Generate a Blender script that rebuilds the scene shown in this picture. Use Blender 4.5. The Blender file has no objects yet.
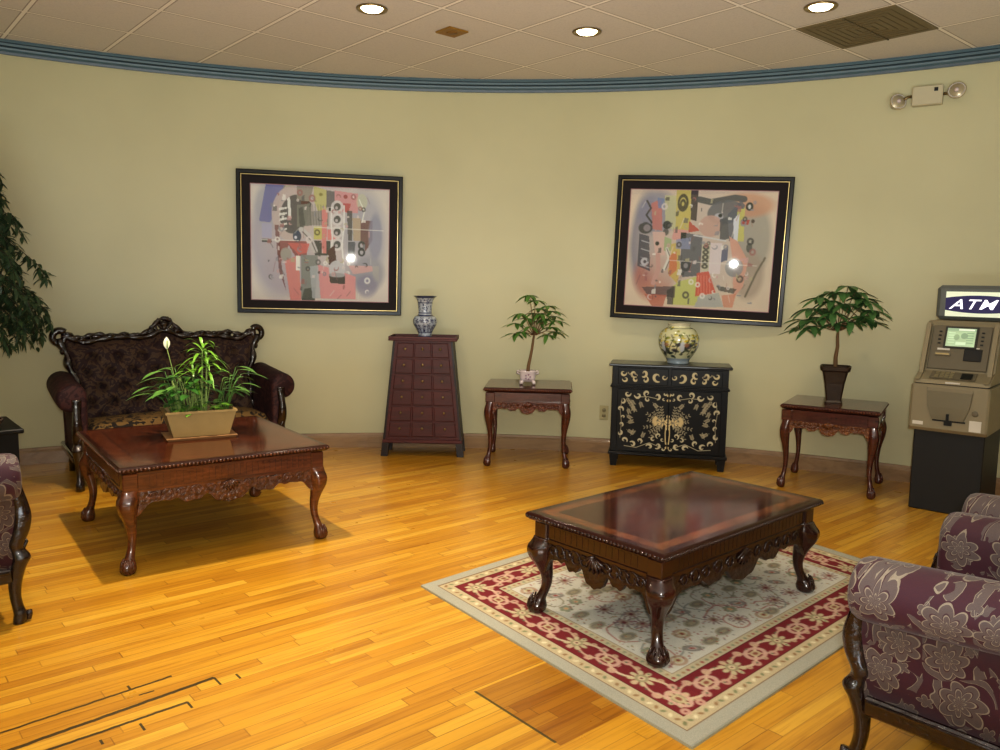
import bpy, math, random
import numpy as np
from mathutils import Vector, Matrix
random.seed(7); NR = np.random.RandomState(11)
PI = math.pi
sc = bpy.context.scene
col = sc.collection
EYE = 1.3986; CH = 2.9955
CX, CY, WR = -0.3064, 0.5366, 6.1202      # axis and radius of the curved wall
GA = 0.7103                               # direction of floor boards / ceiling grid

# ------------------------------------------------------------------ mesh builder
class MB:
    def __init__(s): s.v = []; s.f = []; s.sm = []
    def add(s, vs, fs, smooth=False, M=None):
        b = len(s.v)
        for p in vs:
            p = Vector(p)
            s.v.append(tuple(M @ p) if M else tuple(p))
        for f in fs: s.f.append(tuple(b+i for i in f)); s.sm.append(smooth)
        return s
    def box(s, x0, x1, y0, y1, z0, z1, M=None, b=0.0):
        if b <= 0:
            vs = [(x, y, z) for x in (x0, x1) for y in (y0, y1) for z in (z0, z1)]
            fs = [(0,1,3,2),(4,6,7,5),(0,4,5,1),(2,3,7,6),(0,2,6,4),(1,5,7,3)]
            return s.add(vs, fs, False, M)
        # chamfered box
        vs = []; idx = {}
        for i, x in enumerate((x0, x1)):
            for j, y in enumerate((y0, y1)):
                for k, z in enumerate((z0, z1)):
                    sx, sy, sz = (1-2*i)*b, (1-2*j)*b, (1-2*k)*b
                    for a, p in enumerate(((x, y+sy, z+sz), (x+sx, y, z+sz), (x+sx, y+sy, z))):
                        idx[(i,j,k,a)] = len(vs); vs.append(p)
        fs = []
        for i in (0,1):
            q = [idx[(i,0,0,0)], idx[(i,1,0,0)], idx[(i,1,1,0)], idx[(i,0,1,0)]]; fs.append(q if i else q[::-1])
            q = [idx[(0,i,0,1)], idx[(1,i,0,1)], idx[(1,i,1,1)], idx[(0,i,1,1)]]; fs.append(q[::-1] if i else q)
            q = [idx[(0,0,i,2)], idx[(1,0,i,2)], idx[(1,1,i,2)], idx[(0,1,i,2)]]; fs.append(q if i else q[::-1])
        for i in (0,1):
            for j in (0,1):
                fs.append([idx[(i,j,0,0)], idx[(i,j,1,0)], idx[(i,j,1,1)], idx[(i,j,0,1)]])
                fs.append([idx[(i,0,j,0)], idx[(i,1,j,0)], idx[(i,1,j,2)], idx[(i,0,j,2)]])
                fs.append([idx[(0,i,j,1)], idx[(1,i,j,1)], idx[(1,i,j,2)], idx[(0,i,j,2)]])
                for k in (0,1):
                    fs.append([idx[(i,j,k,0)], idx[(i,j,k,1)], idx[(i,j,k,2)]])
        return s.add(vs, fs, False, M)
    def rings(s, rs, caps=True, smooth=True, M=None, close=True):
        n = len(rs[0]); vs = [p for r in rs for p in r]; fs = []
        m = n if close else n-1
        for i in range(len(rs)-1):
            for j in range(m):
                k = (j+1) % n
                fs.append((i*n+j, i*n+k, (i+1)*n+k, (i+1)*n+j))
        if caps:
            fs.append(tuple(range(n))[::-1]); fs.append(tuple((len(rs)-1)*n+j for j in range(n)))
        return s.add(vs, fs, smooth, M)
    def lathe(s, prof, n=24, M=None, caps=True, c=(0,0)):
        return s.rings([[(c[0]+r*math.cos(2*PI*j/n), c[1]+r*math.sin(2*PI*j/n), z) for j in range(n)] for r, z in prof], caps, True, M)
    def tube(s, pts, rad, n=8, M=None, caps=True, flat=1.0, up=None):
        pts = [Vector(p) for p in pts]
        if not hasattr(rad, '__len__'): rad = [rad]*len(pts)
        rs = []; prev = None
        for i, p in enumerate(pts):
            t = (pts[min(i+1, len(pts)-1)] - pts[max(i-1, 0)])
            if t.length < 1e-9: t = Vector((0,0,1))
            t.normalize()
            if prev is None:
                a = Vector(up) if up else (Vector((0,0,1)) if abs(t.z) < .9 else Vector((0,1,0)))
                nx = (a - t*a.dot(t)).normalized()
            else:
                nx = prev - t*prev.dot(t)
                nx = nx.normalized() if nx.length > 1e-6 else prev
            prev = nx; ny = t.cross(nx)
            rs.append([tuple(p + (nx*math.cos(2*PI*j/n) + ny*math.sin(2*PI*j/n)*flat)*rad[i]) for j in range(n)])
        return s.rings(rs, caps, True, M)
    def ball(s, c, r, n=10, M=None, sc_=(1,1,1)):
        m = max(4, n//2); rs = []
        for i in range(m+1):
            a = -PI/2 + PI*i/m
            rr = max(math.cos(a), .02)
            rs.append([(c[0]+sc_[0]*r*rr*math.cos(2*PI*j/n), c[1]+sc_[1]*r*rr*math.sin(2*PI*j/n), c[2]+sc_[2]*r*math.sin(a)) for j in range(n)])
        return s.rings(rs, True, True, M)
    def prism(s, poly, y0, y1, M=None):     # polygon in x,z extruded along y
        n = len(poly)
        vs = [(x, y0, z) for x, z in poly] + [(x, y1, z) for x, z in poly]
        fs = [tuple(range(n)), tuple(range(n, 2*n))[::-1]] + [(i, i+n, (i+1) % n+n, (i+1) % n) for i in range(n)]
        return s.add(vs, fs, False, M)
    def strip(s, top, bot, y0, y1, M=None):  # quads between two polylines (x,z), given thickness
        n = len(top); vs = []
        for (x, z), (xb, zb) in zip(top, bot): vs += [(x, y0, z), (xb, y0, zb), (xb, y1, zb), (x, y1, z)]
        fs = [(0,1,2,3), tuple(4*(n-1)+k for k in (3,2,1,0))]
        for i in range(n-1):
            for k in range(4):
                l = (k+1) % 4; fs.append((4*i+k, 4*i+4+k, 4*i+4+l, 4*i+l))
        return s.add(vs, fs, False, M)
    def grid(s, fn, nu, nv, smooth=True, M=None, wrap=False):
        vs = [fn(i/(nu-1), j/(nv-1)) for j in range(nv) for i in range(nu)]
        fs = [(j*nu+i, j*nu+i+1, (j+1)*nu+i+1, (j+1)*nu+i) for j in range(nv-1) for i in range(nu-1)]
        return s.add(vs, fs, smooth, M)
    def build(s, name, mat, parent=None, fix=True):
        me = bpy.data.meshes.new(name); me.from_pydata(s.v, [], s.f); me.validate(); me.update()
        if fix:
            import bmesh
            bm = bmesh.new(); bm.from_mesh(me); bmesh.ops.recalc_face_normals(bm, faces=bm.faces); bm.to_mesh(me); bm.free()
        sm = s.sm if len(s.sm) == len(me.polygons) else [True]*len(me.polygons)
        me.polygons.foreach_set('use_smooth', sm)
        o = bpy.data.objects.new(name, me); col.objects.link(o)
        if mat: me.materials.append(mat)
        if parent: o.parent = parent
        return o

def tag(o, label=None, cat=None, group=None, kind=None):
    if label: o['label'] = label
    if cat: o['category'] = cat
    if group: o['group'] = group
    if kind: o['kind'] = kind
    return o
def thing(name, loc, rz, label, cat, group=None):
    o = bpy.data.objects.new(name, None); col.objects.link(o); o.empty_display_size = .1
    o.location = loc; o.rotation_euler = (0, 0, rz)
    return tag(o, label, cat, group)
def copy_tree(o, parent=None):
    c = o.copy(); col.objects.link(c)
    if parent: c.parent = parent
    for ch in list(o.children): copy_tree(ch, c)
    return c
def T(x, y, z): return Matrix.Translation((x, y, z))
def RZ(a): return Matrix.Rotation(a, 4, 'Z')
def RX(a): return Matrix.Rotation(a, 4, 'X')
def RY(a): return Matrix.Rotation(a, 4, 'Y')
def catmull(keys, n):
    """keys: list of tuples; returns n samples of each column over the first column"""
    K = np.array(keys, float); m = len(K); out = []
    for t in np.linspace(0, m-1, n):
        i = min(int(t), m-2); u = t-i
        p0, p1, p2, p3 = K[max(i-1, 0)], K[i], K[i+1], K[min(i+2, m-1)]
        out.append(.5*((2*p1)+(-p0+p2)*u+(2*p0-5*p1+4*p2-p3)*u*u+(-p0+3*p1-3*p2+p3)*u**3))
    return out

# ------------------------------------------------------------------ node helper
def lin(c):
    return tuple(((x/255)/12.92 if x/255 <= .04045 else ((x/255+.055)/1.055)**2.4) for x in c)
class NT:
    def __init__(s, name):
        s.mat = bpy.data.materials.new(name); s.mat.use_nodes = True
        s.t = s.mat.node_tree; s.t.nodes.clear()
        s.out = s.n('ShaderNodeOutputMaterial'); s.b = s.n('ShaderNodeBsdfPrincipled')
        s.l(s.b.outputs[0], s.out.inputs['Surface'])
    def n(s, k, **kw):
        x = s.t.nodes.new(k)
        for a, b in kw.items(): setattr(x, a, b)
        return x
    def l(s, a, b): s.t.links.new(a, b)
    def put(s, sock, v):
        if v is None: return
        if hasattr(v, 'is_output'): s.l(v, sock)
        elif isinstance(v, (tuple, list)) and len(v) == 3 and sock.type == 'RGBA': sock.default_value = (*v, 1)
        else: sock.default_value = v
    def m(s, op, a, b=None, c=None):
        x = s.n('ShaderNodeMath', operation=op); s.put(x.inputs[0], a); s.put(x.inputs[1], b)
        if c is not None: s.put(x.inputs[2], c)
        return x.outputs[0]
    def obj(s): return s.n('ShaderNodeTexCoord').outputs['Object']
    def mapping(s, v, sc_=(1,1,1), rot=(0,0,0), loc=(0,0,0)):
        x = s.n('ShaderNodeMapping'); s.l(v, x.inputs[0]); x.inputs['Scale'].default_value = sc_
        x.inputs['Rotation'].default_value = rot; x.inputs['Location'].default_value = loc; return x.outputs[0]
    def xyz(s, v): x = s.n('ShaderNodeSeparateXYZ'); s.l(v, x.inputs[0]); return x.outputs
    def comb(s, a, b, c=0.0):
        x = s.n('ShaderNodeCombineXYZ'); s.put(x.inputs[0], a); s.put(x.inputs[1], b); s.put(x.inputs[2], c); return x.outputs[0]
    def noise(s, v, scale, detail=3, rough=.5, dist=0.0, out='Fac'):
        x = s.n('ShaderNodeTexNoise'); s.l(v, x.inputs['Vector']); x.inputs['Scale'].default_value = scale
        x.inputs['Detail'].default_value = detail; x.inputs['Roughness'].default_value = rough; x.inputs['Distortion'].default_value = dist
        return x.outputs[out]
    def white(s, v, out='Value'):
        x = s.n('ShaderNodeTexWhiteNoise', noise_dimensions='2D'); s.l(v, x.inputs['Vector']); return x.outputs[out]
    def mix(s, f, a, b, bt='MIX'):
        x = s.n('ShaderNodeMix', data_type='RGBA', blend_type=bt); s.put(x.inputs[0], f); s.put(x.inputs[6], a); s.put(x.inputs[7], b); return x.outputs[2]
    def ramp(s, f, stops):
        x = s.n('ShaderNodeValToRGB'); s.put(x.inputs[0], f); e = x.color_ramp.elements
        while len(e) < len(stops): e.new(.5)
        for i, (p, c) in enumerate(stops): e[i].position = p; e[i].color = (*c, 1)
        return x.outputs[0]
    def bump(s, h, strength=.3, dist=.01):
        x = s.n('ShaderNodeBump'); x.inputs['Strength'].default_value = strength; x.inputs['Distance'].default_value = dist
        s.l(h, x.inputs['Height']); s.l(x.outputs[0], s.b.inputs['Normal'])
    def set(s, color=None, rough=None, metal=None, coat=None, spec=None, **kw):
        B = s.b.inputs
        s.put(B['Base Color'], color); s.put(B['Roughness'], rough); s.put(B['Metallic'], metal); s.put(B['Coat Weight'], coat); s.put(B['Specular IOR Level'], spec)
        for k, v in kw.items(): s.put(B[k.replace('_', ' ')], v)
        return s.mat
def plain(name, rgb, rough=.5, metal=0.0, var=.12, scale=20, coat=0.0, bump=0.0, **kw):
    n = NT(name); v = n.obj(); f = n.noise(v, scale, 4); c = lin(rgb)
    cc = n.mix(f, tuple(x*(1-var) for x in c), tuple(min(1, x*(1+var)) for x in c))
    if bump: n.bump(f, bump, .004)
    return n.set(cc, rough, metal, coat, **kw)

# ------------------------------------------------------------------ materials
def floor_mat():
    n = NT('oak_floor'); p = n.mapping(n.obj(), rot=(0,0,-GA)); X = n.xyz(p); u, v = X[0], X[1]
    wob = n.noise(p, .6, 1)
    PW = .052
    r = n.m('DIVIDE', v, PW); row = n.m('FLOOR', r); fr = n.m('FRACT', r)
    off = n.m('MULTIPLY', n.white(n.comb(row, 3.7)), 9.0)
    L = n.m('ADD', n.m('MULTIPLY', n.white(n.comb(row, 8.1)), .5), .55)
    q = n.m('DIVIDE', n.m('ADD', u, off), L); cl = n.m('FLOOR', q); fq = n.m('FRACT', q)
    rnd = n.white(n.comb(row, cl)); rnd2 = n.white(n.comb(n.m('ADD', row, 51.3), cl))
    base = n.ramp(rnd, [(0, lin((180,128,36))), (.3, lin((194,143,42))), (.6, lin((200,151,47))), (.9, lin((210,166,62))), (1, lin((186,134,38)))])
    gr = n.noise(n.comb(n.m('MULTIPLY', u, 2.2), n.m('MULTIPLY', v, 60), n.m('MULTIPLY', rnd2, 40)), 1.0, 5, .6, .6)
    grm = n.ramp(gr, [(.3, (.62,.50,.34)), (.52, (1,1,1)), (.8, (1.06,1.05,1.0))])
    c = n.mix(.75, base, grm, 'MULTIPLY')
    blot = n.ramp(n.noise(p, 1.3, 3), [(.3, (.86,.82,.74)), (.6, (1,1,1))]); c = n.mix(.8, c, blot, 'MULTIPLY')
    # worn orange-red board patch
    def inside(x, a, b): return n.m('MULTIPLY', n.m('GREATER_THAN', x, a), n.m('LESS_THAN', x, b))
    patch = n.m('MULTIPLY', inside(u, 1.645, 2.35), inside(v, 1.60, 2.014))
    c = n.mix(n.m('MULTIPLY', patch, .72), c, n.mix(1.0, c, (.52,.36,.24), 'MULTIPLY'))
    pe = n.m('MULTIPLY', inside(u, 1.640, 1.650), inside(v, 1.62, 2.016))
    c = n.mix(n.m('MULTIPLY', pe, .85), c, lin((52,50,22)))
    # gaps between boards
    e = n.m('MINIMUM', fr, n.m('SUBTRACT', 1.0, fr))
    gapv = n.m('LESS_THAN', e, .028)
    e2 = n.m('MULTIPLY', n.m('MINIMUM', fq, n.m('SUBTRACT', 1.0, fq)), L)
    gapu = n.m('LESS_THAN', e2, .0022)
    vis = n.m('MULTIPLY', n.m('MAXIMUM', gapv, gapu), n.m('ADD', n.m('MULTIPLY', n.white(n.comb(row, n.m('ADD', cl, 9.5))), .5), .15))
    c = n.mix(vis, c, lin((92,52,14)))
    # dark split seams in the worn boards near the viewer
    jag = n.m('MULTIPLY', n.m('SUBTRACT', n.noise(n.comb(n.m('MULTIPLY', u, 14), 2.0), 1.0, 3), .5), .018)
    tot = None
    for v0, v1, u0, u1, w in ((2.728,2.766,-.6,.88,.0055), (2.608,2.662,-.3,.99,.0085), (2.535,2.556,.3,.86,.0065), (2.655,2.70,.75,.80,.004)):
        k = (v1-v0)/(u1-max(u0,.35)) if u1-u0 > .1 else 0
        line = n.m('ADD', n.m('MULTIPLY', n.m('SUBTRACT', u, u1), k), v1)
        d = n.m('ABSOLUTE', n.m('ADD', n.m('SUBTRACT', v, line), jag))
        g = n.m('MULTIPLY', n.m('LESS_THAN', d, w), inside(u, u0, u1))
        tot = g if tot is None else n.m('MAXIMUM', tot, g)
    for u0, v0, v1 in ((.99,2.60,2.665),(.86,2.51,2.56),(.70,2.47,2.52),(.58,2.47,2.50),(1.06,2.60,2.64),(.74,2.75,2.79)):
        tot = n.m('MAXIMUM', tot, n.m('MULTIPLY', inside(u, u0-.004, u0+.004), inside(v, v0, v1)))
    c = n.mix(n.m('MULTIPLY', tot, .9), c, lin((40,38,26)))
    n.bump(n.m('SUBTRACT', n.m('MULTIPLY', gr, .15), n.m('MAXIMUM', gapv, gapu)), .10, .0015)
    ro = n.m('ADD', n.m('MULTIPLY', n.noise(p, 9, 3), .12), .24)
    return n.set(c, ro, 0, .25, Coat_Roughness=.22)

def ceiling_mat():
    n = NT('ceiling_tile'); o = n.obj()
    x0, y0 = .0817, 5.3408
    p = n.mapping(o, rot=(0,0,-GA)); X = n.xyz(p)
    ca, sa = math.cos(GA), math.sin(GA); u0 = ca*x0+sa*y0; v0 = -sa*x0+ca*y0
    a = n.m('DIVIDE', n.m('SUBTRACT', X[0], u0), .61); b = n.m('DIVIDE', n.m('SUBTRACT', X[1], v0), .61)
    ea = n.m('ABSOLUTE', n.m('SUBTRACT', n.m('FRACT', n.m('ADD', a, .5)), .5)); eb = n.m('ABSOLUTE', n.m('SUBTRACT', n.m('FRACT', n.m('ADD', b, .5)), .5))
    g = n.m('LESS_THAN', n.m('MINIMUM', ea, eb), .018)
    g2 = n.m('LESS_THAN', n.m('MINIMUM', ea, eb), .030)
    rn = n.white(n.comb(n.m('FLOOR', a), n.m('FLOOR', b)))
    base = n.ramp(rn, [(0, lin((216,209,198))), (1, lin((224,217,206)))])
    sp = n.ramp(n.noise(o, 90, 4, .7), [(.35, (.86,.86,.86)), (.55, (1,1,1))])
    c = n.mix(.6, base, sp, 'MULTIPLY')
    c = n.mix(n.m('MULTIPLY', g2, .65), c, lin((140,124,106))); c = n.mix(g, c, lin((246,240,228)))
    n.bump(n.m('SUBTRACT', n.noise(o, 90, 4, .7), g), .2, .003)
    return n.set(c, .85)

def wall_mat():
    n = NT('wall_paint'); o = n.obj()
    f = n.noise(o, 1.1, 3); c = n.ramp(f, [(.3, lin((192,187,152))), (.7, lin((200,195,160)))])
    n.bump(n.noise(o, 160, 3), .06, .001)
    return n.set(c, .42, 0, 0, .35)

def wood(name, c0, c1, c2, rough=.18, scale=6, carve=0.0, coat=.5, axis=0, carve_scale=45):
    n = NT(name); o = n.obj()
    s = [scale*6]*3; s[axis] = scale*.7
    w = n.noise(n.mapping(o, tuple(s)), 1.0, 5, .6, 1.2)
    c = n.ramp(w, [(.28, lin(c0)), (.5, lin(c1)), (.75, lin(c2))])
    if carve:
        vo = n.n('ShaderNodeTexVoronoi'); n.l(n.mapping(o, (1,1,1)), vo.inputs['Vector']); vo.inputs['Scale'].default_value = carve_scale
        h = n.m('ADD', vo.outputs['Distance'], n.noise(o, carve_scale*.8, 3, .6, 2.0))
        dk = n.ramp(h, [(.5, (1.12,1.1,1.05)), (.95, (.42,.36,.34))])
        c = n.mix(.85, c, dk, 'MULTIPLY'); n.bump(n.m('SUBTRACT', 1.0, h), carve, .008)
    return n.set(c, rough, 0, coat, Coat_Roughness=.08)

def table_top_mat(name, hx, hy, band, dark, mid, light, bandc, dark2):
    """polished top: dark centre, lighter cross-banded border"""
    n = NT(name); o = n.obj(); X = n.xyz(o)
    dx = n.m('SUBTRACT', hx, n.m('ABSOLUTE', X[0])); dy = n.m('SUBTRACT', hy, n.m('ABSOLUTE', X[1])); d = n.m('MINIMUM', dx, dy)
    w = n.noise(n.mapping(o, (3,24,10)), 1.0, 5, .6, 1.0)
    c = n.ramp(w, [(.3, lin(dark)), (.5, lin(mid)), (.72, lin(light))])
    stripes = n.noise(n.mapping(o, (16,16,4), rot=(0,0,.78)), 1.0, 3, .5, .4)
    cb = n.ramp(stripes, [(.35, lin(dark2)), (.6, lin(bandc))])
    inb = n.m('MULTIPLY', n.m('GREATER_THAN', d, .045), n.m('LESS_THAN', d, band))
    c = n.mix(inb, c, cb)
    ln = n.m('LESS_THAN', n.m('ABSOLUTE', n.m('SUBTRACT', d, band)), .003)
    c = n.mix(ln, c, lin((30,10,6)))
    c = n.mix(n.m('LESS_THAN', d, .03), c, lin(dark))
    return n.set(c, .12, 0, .25, .42, Coat_Roughness=.07)

def damask(name, ground, leaf, line, scale, rough=.7, seed=0.0, sheen=.4, thr=.5):
    n = NT(name); o = n.mapping(n.obj(), loc=(seed, seed*.7, seed*.3))
    a = n.noise(o, scale, 1.2, .45, 2.6); b = n.noise(n.mapping(o, loc=(4,2,7)), scale*2.3, 1, .4, 1.8)
    f = n.m('ADD', a, n.m('MULTIPLY', n.m('SUBTRACT', b, .5), .35))
    lf = n.ramp(f, [(thr-.004, (0,0,0)), (thr+.004, (1,1,1))])
    ed = n.ramp(n.m('ABSOLUTE', n.m('SUBTRACT', f, thr+.008)), [(.006, (1,1,1)), (.014, (0,0,0))])
    vein = n.ramp(n.m('ABSOLUTE', n.m('SUBTRACT', f, thr+.085)), [(.004, (1,1,1)), (.010, (0,0,0))])
    weave = n.noise(o, 420, 2)
    c = n.mix(lf, lin(ground), lin(leaf)); c = n.mix(n.m('MULTIPLY', vein, .65), c, lin(line)); c = n.mix(n.m('MULTIPLY', ed, .8), c, lin(line))
    c = n.mix(.5, c, n.ramp(weave, [(.3, (.7,.7,.7)), (.7, (1.1,1.1,1.1))]), 'MULTIPLY')
    n.bump(n.m('ADD', n.m('MULTIPLY', lf, .6), n.m('MULTIPLY', weave, .3)), .25, .002)
    return n.set(c, rough, 0, 0, .4, Sheen_Weight=sheen)

def floral(name, ground, leaf, line, cell=.155, seed=0.0):
    """rosettes with outlined petals among curling leaf scrolls"""
    n = NT(name); X = n.xyz(n.obj())
    U = n.m('ADD', n.m('ADD', X[1], n.m('MULTIPLY', X[0], .35)), seed); V = n.m('ADD', X[2], n.m('MULTIPLY', X[0], .9))
    p = n.comb(n.m('DIVIDE', U, cell), n.m('DIVIDE', V, cell), 0.0)
    wb = n.n('ShaderNodeVectorMath', operation='MULTIPLY_ADD'); n.l(n.noise(p, 1.3, 1, out='Color'), wb.inputs[0]); wb.inputs[1].default_value = (.30,.30,0); n.l(p, wb.inputs[2])
    def rosette(vec, petals, amp, r0, sc, rnd):
        v = n.n('ShaderNodeTexVoronoi', voronoi_dimensions='2D'); n.l(vec, v.inputs['Vector']); v.inputs['Scale'].default_value = sc; v.inputs['Randomness'].default_value = rnd
        sub = n.n('ShaderNodeVectorMath', operation='SUBTRACT'); n.l(vec, sub.inputs[0]); n.l(v.outputs['Position'], sub.inputs[1]); S = n.xyz(sub.outputs[0])
        a = n.m('ARCTAN2', S[1], S[0]); h = n.xyz(v.outputs['Color'])[0]
        d = n.m('MULTIPLY', v.outputs['Distance'], 1.0)
        lob = n.m('ABSOLUTE', n.m('SINE', n.m('ADD', n.m('MULTIPLY', a, petals/2), n.m('MULTIPLY', h, 6.0))))
        return n.m('SUBTRACT', n.m('MULTIPLY', n.m('ADD', 1-amp, n.m('MULTIPLY', lob, amp)), r0), d), d, a, h
    f, d, a, h = rosette(wb.outputs[0], 7, .35, .40, 1.0, .55)
    # curling stems: spiral bands turning round the flowers
    sp = n.m('SINE', n.m('ADD', n.m('MULTIPLY', d, 17.0), n.m('ADD', a, n.m('MULTIPLY', n.noise(p, 2.2, 1), 7.0))))
    scr = n.m('MULTIPLY', n.m('GREATER_THAN', sp, .35), n.m('GREATER_THAN', n.noise(p, 1.9, 2, dist=.8), .46))
    scl = n.m('LESS_THAN', n.m('ABSOLUTE', n.m('SUBTRACT', sp, .35)), .17)
    f2, d2, a2, h2 = rosette(n.mapping(wb.outputs[0], loc=(.5,.5,0)), 5, .5, .21, 1.7, .8)
    def gt(x, t): return n.m('GREATER_THAN', x, t)
    def band(x, t, w): return n.m('LESS_THAN', n.m('ABSOLUTE', n.m('SUBTRACT', x, t)), w)
    free = n.m('SUBTRACT', 1.0, gt(f, -.03))
    lf = n.m('MAXIMUM', gt(f, 0), n.m('MAXIMUM', gt(f2, 0), n.m('MULTIPLY', scr, free)))
    ln = n.m('MAXIMUM', band(f, 0, .013), n.m('MAXIMUM', n.m('MULTIPLY', band(f2, 0, .011), free), n.m('MULTIPLY', n.m('MULTIPLY', scl, scr), free)))
    ln = n.m('MAXIMUM', ln, n.m('MAXIMUM', band(f, .17, .012), band(f, .30, .010)))
    dark = band(f, .145, .012)
    weave = n.noise(n.obj(), 420, 2)
    c = n.mix(n.m('MULTIPLY', lf, .9), lin(ground), lin(leaf)); c = n.mix(n.m('MULTIPLY', ln, .75), c, lin(line)); c = n.mix(n.m('MULTIPLY', dark, .8), c, lin(ground))
    c = n.mix(.6, c, n.ramp(weave, [(.3, (.7,.7,.7)), (.7, (1.1,1.1,1.1))]), 'MULTIPLY')
    n.bump(n.m('ADD', n.m('MULTIPLY', lf, .5), n.m('MULTIPLY', weave, .3)), .25, .002)
    return n.set(c, .62, 0, 0, .4, Sheen_Weight=.12)

def painted(name, rough=.5, coat=0.0, bump=None, metal=0.0, spec=.5, fine=0.0):
    n = NT(name); a = n.n('ShaderNodeAttribute', attribute_name='Col'); c = a.outputs['Color']
    if fine:
        c = n.mix(fine, c, n.ramp(n.noise(n.obj(), 260, 3, .7), [(.3, (.72,.72,.72)), (.7, (1.15,1.15,1.15))]), 'MULTIPLY')
    if bump: n.bump(n.noise(n.obj(), bump, 2), .3, .003)
    return n.set(c, rough, metal, coat, spec)

M = {}
M['floor'] = floor_mat(); M['ceil'] = ceiling_mat(); M['wall'] = wall_mat()
M['crown'] = plain('crown_paint', (82,106,116), .4, var=.15, scale=8)
M['crown2'] = plain('crown_paint_dark', (50,70,82), .4)
M['base'] = wood('baseboard_oak', (124,96,62), (144,112,74), (158,126,86), .4, 2, coat=.1)
M['mahog'] = wood('mahogany', (58,28,14), (88,46,22), (114,64,32), .22, 5)
M['mahog_carve'] = wood('mahogany_carved', (70,36,19), (102,58,30), (128,76,42), .25, 5, carve=.6)
M['walnut'] = wood('dark_mahogany', (30,14,9), (44,20,12), (60,28,16), .2, 5)
M['walnut_carve'] = wood('dark_mahogany_carved', (32,15,10), (48,23,14), (66,32,19), .24, 5, carve=.6)
M['rose'] = wood('side_table_wood', (52,24,18), (76,36,27), (94,46,34), .22, 6)
M['rose_carve'] = wood('side_table_carved', (80,34,22), (116,58,38), (150,92,60), .25, 6, carve=.7, carve_scale=60)
M['rose_gilt'] = wood('side_table_carved_gilt', (96,50,22), (140,84,40), (182,126,62), .25, 6, carve=.7, carve_scale=60)
M['ebony'] = wood('carved_frame_wood', (24,11,9), (38,16,12), (54,24,16), .16, 6, carve=.45, coat=.8, carve_scale=38)
M['plum'] = floral('plum_damask', (58,18,34), (86,74,72), (140,130,114), .15, 0.4)
M['maroon'] = damask('maroon_brocade', (44,14,20), (66,32,32), (80,50,42), 11, seed=3.1, thr=.52, sheen=.0)
M['plumdark'] = damask('dark_brocade', (40,14,16), (70,48,32), (92,70,44), 13, seed=5.1, thr=.52, sheen=.1)
M['seatfab'] = damask('gold_black_brocade', (30,20,14), (112,86,46), (128,102,58), 13, seed=2.2, thr=.47, sheen=0.0, rough=.85)
M['apoth'] = wood('apothecary_wood', (58,15,12), (76,20,17), (88,26,22), .5, 5, coat=.0)
M['apothd'] = wood('apothecary_edge', (18,8,7), (26,11,9), (34,15,12), .5, 5, coat=.04)
M['black'] = plain('black_lacquer', (11,10,10), .38, var=.2, spec=.25)
M['black_top'] = plain('black_lacquer_top', (30,27,21), .3, coat=.3, var=.3, scale=4)
M['frame'] = plain('black_frame', (9,8,8), .22, spec=.35)
M['mat'] = plain('dark_mat_board', (34,25,26), .6, spec=.2)
M['gold'] = plain('pale_gold', (200,180,130), .3, .8)
M['brass'] = plain('aged_brass', (150,130,90), .3, .8)
M['chrome'] = plain('polished_metal', (210,210,205), .12, 1.0)
M['leaf'] = plain('leaf_green', (84,124,56), .4, var=.45, scale=9, spec=.5)
M['leaf2'] = plain('leaf_green_deep', (74,112,62), .42, var=.45, scale=9)
M['leaf3'] = plain('leaf_bright', (104,150,48), .38, var=.45, scale=14)
M['leafy'] = plain('leaf_mid', (58,104,40), .38, var=.5, scale=14)
M['leafd'] = plain('ficus_leaf', (56,76,48), .45, var=.45, scale=7)
M['stem'] = plain('stem_bark', (120,92,62), .8, bump=.4, scale=60)
M['stemg'] = plain('stem_green', (140,160,90), .6)
M['bark'] = plain('ficus_bark', (70,58,44), .9, bump=.5, scale=50)
M['soil'] = plain('potting_soil', (46,34,24), .95, bump=1.0, scale=80, var=.5)
M['terra'] = plain('tan_clay', (146,122,76), .7, var=.2, scale=9, bump=.2)
M['terrad'] = plain('tan_clay_edge', (140,104,66), .7, var=.2)
M['white'] = plain('white_glaze', (214,200,200), .2, coat=.6)
M['potdark'] = plain('dark_bronze_pot', (56,40,26), .4, var=.45, scale=26, bump=.5)
M['atm'] = plain('atm_taupe', (140,130,106), .42, var=.04, metal=.15)
M['atm2'] = plain('atm_taupe_dark', (106,98,80), .45, var=.05)
M['atmk'] = plain('atm_base_black', (24,25,27), .5, var=.1)
M['slot'] = plain('slot_black', (8,8,8), .4)
M['ivory'] = plain('ivory_plastic', (196,188,160), .45, var=.03)
M['vent'] = plain('vent_metal', (122,108,74), .5, var=.15, scale=5)
M['ochre'] = plain('ochre_plate', (150,112,40), .5)
M['flower'] = plain('white_spathe', (226,222,196), .5, var=.05)
M['pillpale'] = plain('pale_label', (205,200,190), .5, var=.05)

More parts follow.
